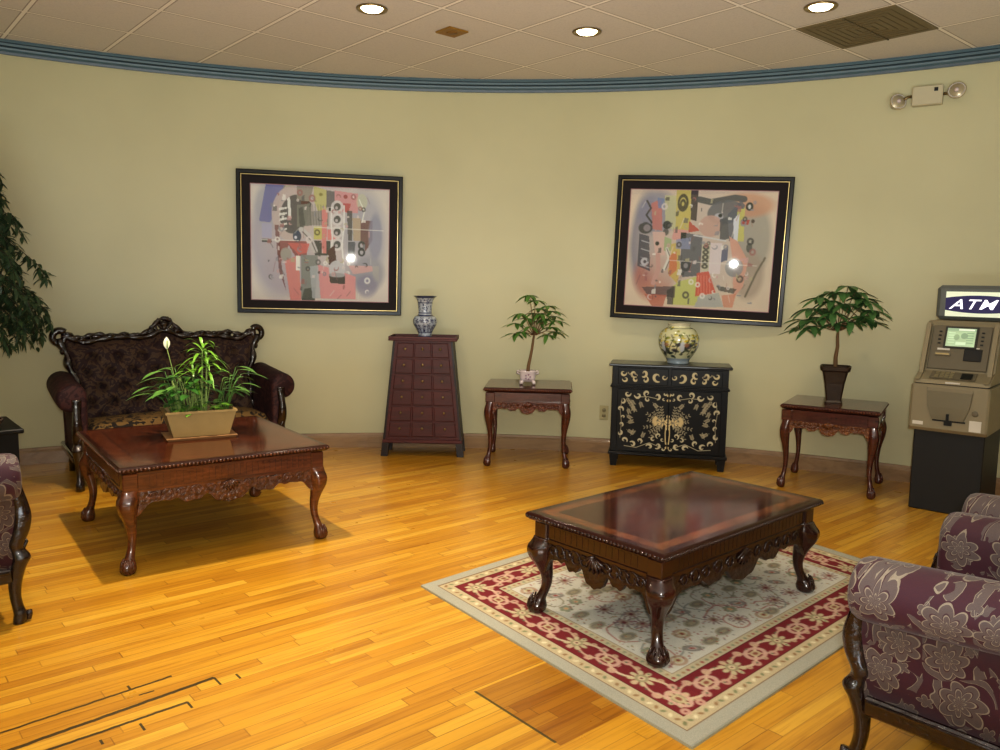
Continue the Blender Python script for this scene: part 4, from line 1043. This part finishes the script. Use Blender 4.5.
cl2 = [(a,b_,c_-.085) for a,b_,c_ in [(.0,0,.86),(.06,.0,.90),(-.07,.02,.86),(-.16,-.02,.82),(-.24,.0,.74),(-.29,-.02,.66),(-.31,.03,.60),(-.22,-.08,.62),(-.14,-.08,.68),(-.05,-.1,.72),(.04,-.06,.78),(.12,.02,.86),(.17,-.02,.82),(.23,.0,.80),(.27,-.04,.74),(.18,-.09,.70),(.10,-.1,.66),(.22,.05,.70),(.0,.1,.76),(-.12,.1,.74),(.12,.12,.76),(-.2,.07,.68),(-.06,.0,.80),(.26,.03,.66),(-.02,-.05,.64)]]
money_tree((2.345,5.565,.5922), -.4, 'spreading money tree with a dense crown in a dark square pot beside the cash machine', .77, cl2, .158, .048,
    [(0,0,.22),(-.004,0,.32),(.004,0,.40),(.0,0,.46),(.0,0,.52)], M['leaf2'], bronze_pot, R, .8)

# planter box on the left coffee table
def planter():
    zt = .5185
    t = thing('planter_box', (-1.665,4.375,zt), .52, 'tan rectangular planter box with mixed green houseplants on the left coffee table', 'planter')
    def tap(b, z0, x0, y0, z1, x1, y1, th=.010):
        rs = [[(-x,-y,z),(x,-y,z),(x,y,z),(-x,y,z)] for z, x, y in ((z0,x0,y0),(z1-.012,x1,y1),(z1-.012,x1+.006,y1+.006),(z1,x1+.006,y1+.006),(z1,x1-th,y1-th),(z1-.03,x1-th-.003,y1-th-.003))]
        b.rings(rs, smooth=False)
    b = MB(); tap(b, .014, .145, .085, .155, .180, .105); b.build('box', M['terra'], t)
    b = MB(); b.rings([[(-x,-y,z),(x,-y,z),(x,y,z),(-x,y,z)] for z, x, y in ((0,.175,.110),(.012,.185,.120),(.013,.178,.113),(.0125,.15,.09))], smooth=False); b.build('saucer', M['terrad'], t)
    b = MB(); b.box(-.165,.165,-.09,.09,.118,.128); b.build('soil', M['soil'], t)
    R = random.Random(14); Z = Vector((0,0,1))
    # dracaena: bright crown on canes
    b = MB(); st = MB()
    for (x, y, h) in ((.02,.02,.37),(.035,-.02,.30),(-.03,.03,.24)):
        st.tube([(x,y,.12),(x+.005,y,.12+h*.5),(x+.01,y,.12+h)], [.006,.0055,.004], 7)
        for k in range(20):
            a = k*2.4; q = k/19; el = .15+1.0*q
            d = Vector((math.cos(a)*math.cos(el), math.sin(a)*math.cos(el), math.sin(el)*.9))
            leaf(b, Vector((x+.01,y,.12+h-.07+.07*q)), d, Z, R.uniform(.13,.19), .018, R.uniform(.5,.9), .2, 6)
    st.build('dracaena_cane', M['stemg'], t); b.build('dracaena_leaves', M['leaf3'], t)
    # broad leafy plant (centre left)
    b = MB(); st = MB()
    for k in range(72):
        a = R.uniform(0,6.28); x = -.06+R.uniform(-.08,.09); y = R.uniform(-.05,.05); h = R.uniform(.05,.22)
        p1 = Vector((x+.05*math.cos(a)*h*4, y+.05*math.sin(a)*h*4, .12+h)); st.tube([(x,y,.12),tuple(Vector((x,y,.12)).lerp(p1,.6)+Vector((0,0,.02))),tuple(p1)], .0022, 5)
        leaf(b, p1, Vector((math.cos(a),math.sin(a),R.uniform(.0,.6))), Z, R.uniform(.07,.11), R.uniform(.034,.052), .35, .2)
    st.build('pothos_stems', M['stemg'], t); b.build('pothos_leaves', M['leafy'], t)
    # strap-leaved plants arching out at both ends
    b = MB()
    for side, cx_ in ((-1,-.10),(1,.12)):
        for k in range(17):
            a = (PI if side < 0 else 0)+R.uniform(-1.2,1.2); p = Vector((cx_+R.uniform(-.03,.03), R.uniform(-.05,.05), .12))
            h = R.uniform(.12,.27); o = R.uniform(.03,.11)
            q = p+Vector((math.cos(a)*o, math.sin(a)*o*.7, h)); b.tube([tuple(p), tuple(p.lerp(q,.6)+Vector((0,0,.03))), tuple(q)], .002, 5)
            leaf(b, q, Vector((math.cos(a),math.sin(a)*.7,.12)), Z, R.uniform(.11,.16), .036, .35, .2, 6)
    b.build('peace_lily_leaves', M['leaf'], t)
    b = MB()
    for k in range(30):
        a = R.uniform(0,6.28); x = .02+R.uniform(-.13,.14); y = R.uniform(-.09,.06); 
        leaf(b, Vector((x,y,.13+R.uniform(0,.05))), Vector((math.cos(a),math.sin(a),R.uniform(.0,.9))), Z, R.uniform(.06,.09), R.uniform(.035,.05), .4, .15)
    b.build('low_broad_leaves', M['leaf3'], t)
    b = MB(); b.tube([(-.09,.03,.12),(-.11,.03,.30),(-.140,.03,.44),(-.150,.03,.485)], .0022, 6); f = b.build('flower_stem', M['stemg'], t)
    b = MB(); vs = []; fs = []
    for i in range(9):
        q = i/8; w = .017*math.sin(PI*min(1,q*.95+.05))**.8
        vs += [(-.150-w,.03+.008,.485+.065*q),(-.150,.03,.485+.065*q),(-.150+w,.03+.006,.485+.065*q)]
    for i in range(8): fs += [(3*i,3*i+1,3*i+4,3*i+3),(3*i+1,3*i+2,3*i+5,3*i+4)]
    b.add(vs, fs, True); b.build('white_flower', M['flower'], f)
    b = MB(); b.tube([(-.150,.022,.49),(-.150,.020,.53)], [.003,.0025], 6); b.build('flower_spadix', M['leaf3'], f)
planter()

# ficus at the left edge
def ficus():
    t = thing('ficus_tree', (-3.46,5.05,0), 0, 'tall dark green leafy tree at the left edge of the room by the wall', 'plant')
    b = MB(); b.lathe([(.10,0),(.12,.01),(.15,.22),(.165,.27),(.165,.29),(.15,.29),(.145,.25)], 24); b.build('pot', M['potdark'], t)
    b = MB(); b.lathe([(.146,.251),(.08,.262),(.001,.265)], 20, caps=False); b.build('soil', M['soil'], t)
    R = random.Random(77); tr = MB(); lf = MB()
    tr.tube([(0,0,.25),(.03,.0,.6),(.05,.01,.95),(.07,.0,1.4),(.08,.0,2.0)], [.026,.022,.019,.015,.008], 9)
    for k in range(86):
        z0 = R.uniform(1.0,2.0); a = R.uniform(0,6.28); q = (z0-1.0)/1.0
        r = (.30+.20*math.sin(PI*min(1,q+.15)))*R.uniform(.6,1.05); rise = R.uniform(.05,.30)
        p0 = Vector((.06,0,z0)); p1 = p0+Vector((math.cos(a)*r*.55,math.sin(a)*r*.55,rise)); p2 = p0+Vector((math.cos(a)*r,math.sin(a)*r,rise*.4-.05)); p3 = p2+Vector((math.cos(a)*.05,math.sin(a)*.05,-R.uniform(.08,.2)))
        if p3.xy.length > .58: continue
        P = [p0,p1,p2,p3]; tr.tube([tuple(x) for x in P], [.006,.004,.0025,.0015], 5)
        for m in range(75):
            s = R.uniform(.25,3); i = min(2,int(s)); pt = P[i].lerp(P[i+1], s-i)
            d = Vector((R.uniform(-1,1),R.uniform(-1,1),R.uniform(-1.3,.2)))
            leaf(lf, pt+rv(R,.015), d, Vector((R.uniform(-.5,.5),R.uniform(-.5,.5),1)), R.uniform(.045,.070), R.uniform(.016,.024), .35, .2, 4)
    tr.build('trunk', M['bark'], t); lf.build('foliage', M['leafd'], t)
ficus()

# ================================================================== SEATING
def make_seat(name, W, D, label, cat, fab, seatfab, kind, loc, rz, armz=.62, backz=.98, wings=True):
    """front faces -Y, origin on the floor under the front edge, W = distance between arm roll centres"""
    t = thing(name, loc, rz, label, cat)
    hw = W/2; xin = hw-.085
    wood_ = M['ebony']
    def roll(sx):
        b = MB(); rs = []; N = 40
        r = .093
        def section(y, k, dz):
            # closed section in x,z : inner face, roll on top flaring outward, outer face
            pts = []
            cx_, cz = sx*(hw+.012), armz-r+dz
            xi, xo = sx*(hw-.075), sx*(hw+.005)
            pts.append((xo-sx*0, .21)); pts.append((xo, .34)); pts.append((xo+sx*.006, cz-r*.98))
            for a in np.linspace(-1.35, 2.75, 18): pts.append((cx_+sx*r*math.cos(a), cz+r*math.sin(a)))
            pts.append((xi, cz-r*.55)); pts.append((xi, .34)); pts.append((xi, .21))
            mx = sum(p[0] for p in pts)/len(pts); mz = sum(p[1] for p in pts)/len(pts)
            mx, mz = (cx_, cz) 
            out = []
            for x, z in pts:
                out.append((mx+(x-mx)*k if True else x, y, (mz+(z-mz)*k) if z > .36 else z*1.0))
            return out
        for y, k in ((-.018,.80),(-.012,.90),(0,.97),(.02,1.0),(.06,1.0),(.2,1.0),(.35,.985),(.5,.96),(D-.10,.93)):
            rs.append(section(y, k, .05*(y/D)**1.3 if y > 0 else 0))
        b.rings(rs); return b.build('arm', fab, t)
    def post(sx):
        # carved front post and leg in one: foot, cabriole knee, pinched waist, scroll under the arm roll
        K = [(0,-.002,.026,.022),(.012,-.006,.028,.025),(.035,-.008,.026,.024),(.060,-.002,.021,.021),(.10,.004,.022,.021),(.15,.002,.026,.025),(.20,-.008,.034,.030),(.235,-.020,.039,.034),(.262,-.010,.030,.028),
             (.285,-.006,.034,.030),(.33,-.022,.034,.032),(.38,-.030,.030,.032),(.43,-.024,.026,.028),(.48,-.012,.030,.026),(.52,-.010,.034,.024)]
        pts = catmull(K, 60); rs = []; n = 16
        sc__ = (armz-.10)/.52
        for z, o, rx, ry in pts:
            rs.append([(sx*(hw-.012)+sx*(-o*.25)+rx*math.cos(2*PI*j/n)*(1+.08*math.cos(6*PI*j/n)), .004+o*1.1+ry*math.sin(2*PI*j/n), max(0,z*sc__)) for j in range(n)])
        b = MB(); b.rings(rs)
        for k in range(3):
            z = .31+.07*k; b.tube([(sx*(hw-.012)-.016,-.026,z),(sx*(hw-.012),-.040,z+.02),(sx*(hw-.012)+.016,-.028,z+.045)], .007, 6)
        # toe scroll
        b.tube([(sx*(hw-.010),-.035,.045),(sx*(hw-.008),-.036,.028),(sx*(hw-.008),-.034,.012),(sx*(hw-.008),-.024,.012)], [.012,.013,.011,.007], 8)
        return b.build('leg', wood_, t)
    def rear(sx):
        b = MB(); x = sx*(hw-.05)
        b.tube([(x,D+.05,0),(x,D+.02,.10),(x,D-.03,.22),(x,D-.04,.34)], [.020,.022,.027,.030], 10); return b.build('leg', wood_, t)
    for sx in (-1,1): roll(sx); post(sx); rear(sx)
    # seat rails
    b = MB(); L = 2*(hw-.02)
    top = []; bot = []
    for i in range(49):
        u = -1+2*i/48; au = abs(u); d = .05*math.exp(-(au/.18)**2)+.022*math.exp(-((au-.5)/.14)**2)+.03*math.exp(-((au-1)/.1)**2)
        top.append((u*L/2,.285)); bot.append((u*L/2,.215-d))
    b.strip(top, bot, -.020, .012)
    for k in (-2,-1,1,2):
        pts = [(k*.16*W+.03*(1-.6*q)*math.cos(q*7), -.022, .225+.024*(1-.6*q)*math.sin(q*7)) for q in np.linspace(0,1,12)]; b.tube(pts, .006, 6)
    b.build('seat_rail', wood_, t)
    for sx in (-1,1):
        b = MB(); x = sx*(hw+.004); b.box(x-.016, x+.016, .02, D-.02, .178, .235, b=.006); b.tube([(x+sx*.014,.03,.222),(x+sx*.014,D-.03,.222)], .008, 6); b.build('side_rail', wood_, t)
    # seat cushion
    b = MB(); xs = xin+.004; NU, NV = 40, 20
    def cush(u, v):
        x = -xs+2*xs*u; y = .0+(D-.14)*v
        e = min(1, min(u, 1-u)*2*xs/.05); f = min(1, v*(D-.14)/.06)
        z = .40+.045*math.sin(PI*u)**.5*math.sin(PI*min(1,.15+.85*v))**.5 - .05*(1-e)**2 - .07*(1-f)**2
        return (x, y-.012*math.sin(PI*min(1,f*.5)), z)
    b.grid(cush, NU, NV); b.grid(lambda u, v: (-xs+2*xs*u, -.004-.016*math.sin(PI*v), .28+(.05)*v) if v < 1 else (-xs+2*xs*u,-.004,.33), NU, 6)
    b.build('seat_cushion', seatfab, t)
    # backrest: tufted, contour rising to a crest
    sg = W/1.39
    def ztop(s):
        a = abs(s)
        if W > 1: return backz-.040+.055*math.exp(-(a/.13)**2)+.012*math.exp(-((a-.42)/.13)**2)-.022*math.exp(-((a-.78)/.10)**2)+.028*math.exp(-((a-1.0)/.10)**2)
        return backz-.075+.10*math.exp(-(a/.16)**2)+.025*math.exp(-((a-.42)/.16)**2)+.075*math.exp(-((a-1.0)/.12)**2)
    wb = hw-.03
    def halfw(v): return wb*(.96-.05*math.sin(PI*min(1,v*1.3)))+(.050 if wings else .02)*max(0,(v-.55)/.45)**1.5
    def yb(v): return D-.17+.13*v**1.1
    NU = 72 if W > 1 else 44; NV = 34; cols = 8 if W > 1 else 4
    def back(u, v):
        s = -1+2*u; zt = ztop(s)-.012; z = .36+(zt-.36)*v; x = s*halfw(v)
        # diamond tufting
        rowh = .105; r_ = (z-.40)/rowh; c_ = (s*.5+.5)*cols
        best = 9
        for ri in (math.floor(r_), math.floor(r_)+1):
            sh = .5 if ri % 2 else 0
            for ci in (math.floor(c_-sh), math.floor(c_-sh)+1):
                dx = (c_-sh-ci)*(2*wb/cols); dz = (r_-ri)*rowh; best = min(best, math.hypot(dx,dz))
        dep = .042*math.exp(-(best/.024)**2)+.014*math.exp(-(best/.06)**2)
        edge = min(1, min(u,1-u)*2*wb/.05)*min(1, (1-v)*.5/.04)
        y = yb(v)-.055*edge**.5+dep*edge
        return (x, y, z)
    b = MB(); b.grid(back, NU*2, NV*2); o = b.build('backrest', fab if kind != 'love' else M['plumdark'], t, fix=False)
    b = MB(); b.grid(lambda u, v: ((-1+2*u)*halfw(v)*1.0, yb(v)+.035, .20+(ztop(-1+2*u)-.20)*v), 40, 12); b.build('back_panel', fab, t, fix=False)
    b = MB()
    for ri in range(0, 6):
        for ci in range(cols+1):
            sh = .5 if ri % 2 else 0; s = ((ci+sh)/cols-.5)*2
            z = .40+ri*.105; v = (z-.36)/(ztop(s)-.372)
            if abs(s) < .93 and .03 < v < .93:
                p = back((s+1)/2, v); b.ball((p[0],p[1]-.004,p[2]), .009, 8, None, (1,.5,1))
    if b.v: b.build('tuft_buttons', M['plumdark'], t)
    # carved crest frame: inner rail, outer pierced rail, ears, finial
    b = MB()
    def edgept(s, dz=0, dy=0): v = 1; return (s*halfw(1), yb(1)-.012+dy, ztop(s)+dz)
    ss = np.linspace(-1,1,90)
    b.tube([edgept(s) for s in ss], [.022+.005*math.sin(s*40) for s in ss], 8)
    def lift(s):
        a = abs(s); return .016+.030*max(0,math.sin(a*PI*3.2+.6))+.050*math.exp(-(a/.10)**2)
    b.tube([edgept(s, lift(s)) for s in ss], [.015+.005*math.sin(s*57) for s in ss], 8)
    # leaf knots closing the piercings
    for s in np.linspace(-.94,.94,15 if W > 1 else 9):
        p = edgept(s, lift(s)*.5+.004); b.ball(p, .026, 8, None, (1.6,.8,1)); b.tube([(p[0]-.03,p[1]-.012,p[2]),(p[0],p[1]-.018,p[2]+.016),(p[0]+.03,p[1]-.012,p[2]+.004)], [.005,.009,.004], 6)
    p = edgept(0, .045)
    for k in (-1,1):
        pts = [(p[0]+k*(.010+.040*math.sin(q*2.4)), p[1]-.004, p[2]-.035+.075*q) for q in np.linspace(0,1,10)]; b.tube(pts, .010, 8)
        pts = [(p[0]+k*(.075+.026*(1-.5*q)*math.cos(q*8)), p[1]-.004, p[2]-.035+.026*(1-.5*q)*math.sin(q*8)) for q in np.linspace(0,1,14)]; b.tube(pts, .010, 8)
    b.ball((p[0],p[1],p[2]+.040), .018, 8, None, (1.6,.9,1)); b.ball((p[0],p[1]-.01,p[2]-.03), .022, 8, None, (1,.7,1.2))
    # ears and side stiles
    for sx in (-1,1):
        pe = edgept(sx)
        pts = [(pe[0]+sx*(.012+.048*(1-.35*q)*math.cos(PI*.75-q*5.6)), pe[1]-.004, pe[2]-.012+.052*(1-.35*q)*math.sin(PI*.75-q*5.6)) for q in np.linspace(0,1,22)]
        b.tube(pts, [.026-.006*q for q in np.linspace(0,1,22)], 8)
        side = []
        for v in np.linspace(1,.10,30):
            side.append((sx*(halfw(v)+.008+.010*math.sin(v*21)), yb(v)-.010, .36+(ztop(sx)-.36)*v-.02))
        b.tube(side, [.025+.007*math.sin(k*.9) for k in range(30)], 8)
        for v in (.86,.74,.62,.5):
            b.ball((sx*(halfw(v)+.020), yb(v)-.012, .36+(ztop(sx)-.36)*v-.02), .018, 8, None, (1,.8,1.4))
    b.build('crest_frame', wood_, t)
    return t
# loveseat behind the left table, facing the room
make_seat('loveseat', 1.36, .60, 'dark carved loveseat with tufted brocade back and pierced wooden crest, behind the left coffee table', 'sofa', M['maroon'], M['seatfab'], 'love',
          (-2.165,5.45,0), .62, armz=.70, backz=.985)
make_seat('armchair', .67, .68, 'plum damask armchair with rolled arm at the right foreground, nearest the viewer', 'armchair', M['plum'], M['plum'], 'chair',
          (1.306,2.430,0.0), PI+.745, armz=.645, backz=.98)
make_seat('armchair', .70, .68, 'plum damask armchair at the right edge, standing behind the nearest armchair', 'armchair', M['plum'], M['plum'], 'chair',
          (2.085,3.23,0.0), PI+.745, armz=.63, backz=.98)
make_seat('armchair', .70, .68, 'dark carved armchair cut off by the left edge, front leg near the table', 'armchair', M['plum'], M['plum'], 'chair',
          (-2.140,3.34,0), 2.28, armz=.70, backz=.98)

# dark end table behind the left armchair
t = thing('end_table', (-2.93,4.30,0), GA, 'black wooden end table partly cut off at the left edge behind the armchair', 'table')
b = MB(); b.box(-.25,.25,-.25,.25,.535,.56,b=.005); b.build('tabletop', M['black'], t)
b = MB(); b.box(-.225,.225,-.225,.225,.40,.535); b.build('apron', M['black'], t)
for sx in (-1,1):
    for sy in (-1,1): b = MB(); b.box(sx*.20-.025,sx*.20+.025,sy*.20-.025,sy*.20+.025,0,.40); b.build('leg', M['black'], t)
b = MB(); b.box(-.20,.20,-.20,.20,.12,.14); b.build('shelf', M['black'], t)
t = thing('small_basket', (-2.80,4.26,.5605), .3, 'low brown woven basket sitting on the black end table at the left edge', 'basket')
b = MB()
for k in range(4): b.lathe([(.075+.006*k,.010*k),(.084+.006*k,.005+.010*k),(.075+.006*k,.010+.010*k)], 20)
b.build('woven_body', plain('basket_brown', (70,52,40), .9, bump=.6, scale=90), t)
b = MB(); b.tube([(.098*math.cos(a),.098*math.sin(a),.042) for a in np.linspace(0,2*PI,25)], .006, 6); b.build('rim', plain('basket_rim', (58,42,32), .9), t)

# ================================================================== CASH MACHINE
def atm():
    t = thing('cash_machine', (2.645,5.03,0), -.72, 'taupe and black freestanding cash machine with lit sign on top', 'cash machine')
    # local: x from 0 (left front corner) to W, y 0 = front of the base going back
    W = .395; D = .50
    b = MB(); b.box(0, W, 0, D, 0, .56, b=.006); b.build('pedestal', M['atmk'], t)
    # side profile (y,z) of upper housing, swept in x
    def housing(prof, x0, x1, name, mat, bev=.012):
        b = MB(); rs = []
        for x, k in ((x0,.0),(x0+bev,1.0),(x1-bev,1.0),(x1,.0)):
            cy_ = sum(p[0] for p in prof)/len(prof); cz_ = sum(p[1] for p in prof)/len(prof)
            f = 1 if k else .97
            rs.append([(x, cy_+(p[0]-cy_)*f, cz_+(p[1]-cz_)*f) for p in prof])
        b.rings(rs, smooth=False); return b.build(name, mat, t)
    housing([(-.055,.520),(-.070,.540),(-.062,.812),(D-.01,.812),(D-.01,.520)], -.018, W+.018, 'lower_fascia', M['atm'])
    housing([(-.060,.818),(-.050,.840),(.05,.890),(.160,1.165),(.195,1.200),(D-.02,1.200),(D-.02,.818)], -.008, W+.012, 'upper_housing', M['atm'])
    b = MB(); b.box(-.004,W+.008,-.040,D-.03,.8122,.8178); b.build('seam', M['slot'], t)
    # recessed-looking screen bezel following the sloped face from (.05,.86) to (.165,1.18)
    sl = math.atan2(.115,.29); L_ = math.hypot(.115,.29)
    F = T(W/2, .05, .89) @ RX(-sl)         # local: x across, z up the slope, -y outward
    def on(name, x0, x1, z0, z1, d0, d1, mat, par=None, bev=.0):
        b = MB(); b.box(x0,x1,-d1,-d0,z0,z1,F,b=bev); return b.build(name, mat, par or t)
    on('bezel', -.165,.165,.010,.300,.001,.010,M['atm2'],bev=.004)
    # side cheeks framing the sloped panel
    for s in (-1,1):
        b = MB(); x = W/2+.002+s*(W/2-.010)
        pr = [(-.052,.840),(.02,.878),(.140,1.186),(.165,1.180),(.06,.880),(-.02,.830)]
        rs = [[(x+dx, p[0]-.012, p[1]) for p in pr] for dx in (-.012,.012)]; b.rings(rs, smooth=False); b.build('side_cheek', M['atm'], t)
    cv = Canvas(80, 60, (176,200,168)); R = random.Random(1); cv.noise(.10, 5, 2)
    cv.poly([(0,0),(1,0),(1,.16),(0,.16)], (150,176,150), .8); cv.poly([(.4,.03),(.95,.03),(.95,.13),(.4,.13)], (222,232,220), .9)
    for q in range(5):
        cv.poly([(.06,.24+.13*q),(.30,.24+.13*q),(.30,.30+.13*q),(.06,.30+.13*q)], (196,220,190), .9); cv.poly([(.70,.24+.13*q),(.94,.24+.13*q),(.94,.30+.13*q),(.70,.30+.13*q)], (140,170,140), .9)
    cv.disc(.36,.5,.10,.16,(136,160,128),.7); cv.disc(.62,.42,.12,.16,(130,156,130),.8); cv.poly([(.35,.75),(.7,.75),(.7,.92),(.35,.92)], (204,226,200), .9)
    fr = on('screen_frame', -.092,.092,.150,.290,.010,.018,plain('screen_frame', (46,46,40), .4))
    n = NT('screen_face'); a = n.n('ShaderNodeAttribute', attribute_name='Col'); n.set(a.outputs['Color'], .3); n.l(a.outputs['Color'], n.b.inputs['Emission Color']); n.b.inputs['Emission Strength'].default_value = .35
    canvas_panel('screen', cv, lambda u, v: tuple(F @ Vector((-.080+.160*u, -.0185, .280-.120*v))), n.mat, fr)
    for s in (-1,1):
        for k in range(4): on('function_key', s*.118-.008, s*.118+.008, .175+.026*k, .183+.026*k, .010, .014, M['slot'])
    on('card_slot', -.130,-.045,.098,.118,.010,.020,M['atm'],bev=.002); on('card_slot_mouth', -.125,-.050,.1035,.1105,.020,.0206,plain('slot_pale', (190,170,120), .4)); on('label_strip', -.122,-.052,.135,.148,.010,.0112,M['pillpale'])
    on('receipt_slot', .030,.128,.070,.148,.010,.016,M['slot'],bev=.002); on('label_strip', .045,.110,.152,.159,.010,.0112,M['pillpale'])
    # keypad shelf
    G = T(W/2, -.050, .842) @ RX(math.radians(-63))
    b = MB(); b.box(-.125,.125,-.006,.0,.012,.095,G); kp = b.build('keypad', M['atm2'], t)
    b = MB()
    for r in range(4):
        for c_ in range(4): b.box(-.10+.027*c_,-.079+.027*c_,-.010,-.006,.020+.018*r,.033+.018*r,G)
    b.build('keys', plain('key_grey', (134,124,96), .4), kp)
    b = MB(); b.box(.045,.105,-.012,-.006,.020,.075,G); b.build('key_guard', M['slot'], kp)
    b = MB(); b.box(W/2-.03,W/2+.05,-.0600,-.0550,.824,.834); b.build('label_strip', M['pillpale'], t)
    # lower fascia: curved dispenser apron, black slot with tab, stickers
    b = MB(); rs = []
    for zz, w, d in ((.795,.130,.001),(.775,.128,.010),(.68,.118,.013),(.63,.100,.013),(.600,.088,.012),(.598,.086,.001)):
        yf = -.0625-.008*(1-(zz-.54)/.222); rs.append([(W/2-w,yf+.002,zz),(W/2-w*.97,yf-d,zz),(W/2+w*.97,yf-d,zz),(W/2+w,yf+.002,zz)])
    b.rings(rs, smooth=False, caps=True); b.build('dispenser_apron', plain('atm_panel', (124,116,96), .35, metal=.3, var=.04), t)
    b = MB(); b.box(W/2-.082,W/2+.098,-.074,-.066,.590,.600); b.box(W/2-.016,W/2+.026,-.080,-.066,.568,.618); b.box(W/2-.006,W/2+.010,-.086,-.066,.600,.640); b.build('cash_slot', M['slot'], t)
    b = MB(); b.lathe([(.018,0),(.018,.002),(.012,.003)], 20, T(W-.052,-.067,.655) @ RX(PI/2)); b.build('lock', M['atm2'], t)
    b = MB(); b.box(.004,.064,-.0715,-.0695,.556,.578,b=.0005); b.build('sticker', M['pillpale'], t)
    b = MB(); b.box(W-.078,W-.014,-.0717,-.0692,.545,.612,b=.0005); b.build('sticker', M['pillpale'], t)
    b = MB(); b.box(W/2-.22+.02,W/2+.24,.42,.435,.56,.562) if False else None
    # sign box
    sx0, sx1, sz0, sz1, sy0 = .008, .470, 1.205, 1.425, .27
    b = MB(); b.box(sx0,sx1,sy0,sy0+.16,sz0,sz1,b=.022); sg = b.build('sign_box', plain('sign_grey', (104,108,106), .4, var=.05), t)
    x0, x1, z0, z1 = sx0+.055, sx1-.020, sz0+.022, sz1-.040
    yf = sy0-.003
    b = MB(); b.box(x0,x1,yf,sy0+.002,z0,z1); f = b.build('sign_face', emis('sign_white', (220,228,206), .38), sg)
    cx_ = (x0+x1)/2; cz_ = (z0+z1)/2; hx = (x1-x0)/2
    b = MB(); top = []; bot = []
    for i in range(33):
        u = -1+2*i/32; h = .056*(1-.30*u*u); top.append((cx_+u*hx, cz_+h)); bot.append((cx_+u*hx, cz_-h))
    b.strip(top, bot, yf-.0015, yf-.0001); b.build('sign_band', emis('sign_navy', (44,38,92), .25), f)
    fc = bpy.data.curves.new('atm_letters', 'FONT'); fc.body = 'ATM'; fc.size = .098; fc.shear = .35; fc.align_x = 'CENTER'; fc.align_y = 'CENTER'; fc.extrude = .0008; fc.offset = .0008; fc.space_character = 1.12
    fo = bpy.data.objects.new('tmp', fc); col.objects.link(fo); bpy.context.view_layer.update()
    me = bpy.data.meshes.new_from_object(fo.evaluated_get(bpy.context.evaluated_depsgraph_get())); bpy.data.objects.remove(fo)
    xs_ = [q.co.x for q in me.vertices]; ys_ = [q.co.y for q in me.vertices]
    me.transform(T(cx_-.035, yf-.0026, cz_) @ RX(PI/2) @ Matrix.Diagonal((.275/(max(xs_)-min(xs_)), .062/(max(ys_)-min(ys_)), 1, 1)) @ T(-(max(xs_)+min(xs_))/2, -(max(ys_)+min(ys_))/2, 0))
    me.materials.clear(); me.materials.append(emis('letter_white', (245,245,250), .9))
    lo = bpy.data.objects.new('sign_letters', me); col.objects.link(lo); lo.parent = sg
    return t
atm()

# ================================================================== LIGHT, WORLD, CAMERA
def lamp(kind, loc, energy, color=(1,1,1), size=.1, rot=(0,0,0), name='light', **kw):
    d = bpy.data.lights.new(name, kind); d.energy = energy; d.color = color
    if kind == 'AREA': d.size = size
    else: d.shadow_soft_size = size
    for k, v in kw.items(): setattr(d, k, v)
    o = bpy.data.objects.new(name, d); col.objects.link(o); o.location = loc; o.rotation_euler = rot; return o
WARM = (1.0,.86,.66)
for (x, y) in LIGHTS + [(-.1,3.7),(1.1,3.1),(-1.2,2.4),(0.2,1.4),(-2.6,2.9),(2.4,2.0)]:
    lamp('SPOT', (x,y,CH-.03), 33, WARM, .05, name='downlight', spot_size=math.radians(120), spot_blend=.7)
lamp('SPOT', (-1.50,3.95,CH-.03), 260, WARM, .03, name='downlight', spot_size=math.radians(80), spot_blend=.5)
cam_loc = Vector((0,0,EYE))
lamp('SPOT', (.05,-.01,EYE+.07), 400, (1,.98,.92), .042, rot=(PI/2+.03,0,-.04), name='camera_flash', spot_size=math.radians(96), spot_blend=1.0)
# added fill lamp low behind the viewer, facing up in place of daylight bounce
lamp('AREA', (0,-1.8,.12), 440, (.80,.91,1.0), 4.0, rot=(PI,0,0), name='ceiling_fill')
w = bpy.data.worlds.new('world'); sc.world = w; w.use_nodes = True
w.node_tree.nodes['Background'].inputs[0].default_value = (.62,.66,.62,1); w.node_tree.nodes['Background'].inputs[1].default_value = .22
cd = bpy.data.cameras.new('camera'); cam = bpy.data.objects.new('camera', cd); col.objects.link(cam)
cd.sensor_width = 36; cd.sensor_fit = 'HORIZONTAL'; cd.lens = 799.9056/1000*36; cd.clip_start = .05
Xv, Uv, Fv = Vector((.99984828,.00202243,.01730095)), Vector((-.01741876,.11608867,.9930861)), Vector((0,.9932368,-.11610628))
Mc = Matrix((Xv, Uv, -Fv)).transposed().to_4x4(); Mc.translation = cam_loc; cam.matrix_world = Mc
sc.camera = cam
sc.view_settings.view_transform = 'Standard'; sc.view_settings.look = 'None'; sc.view_settings.exposure = .27; sc.view_settings.gamma = .84
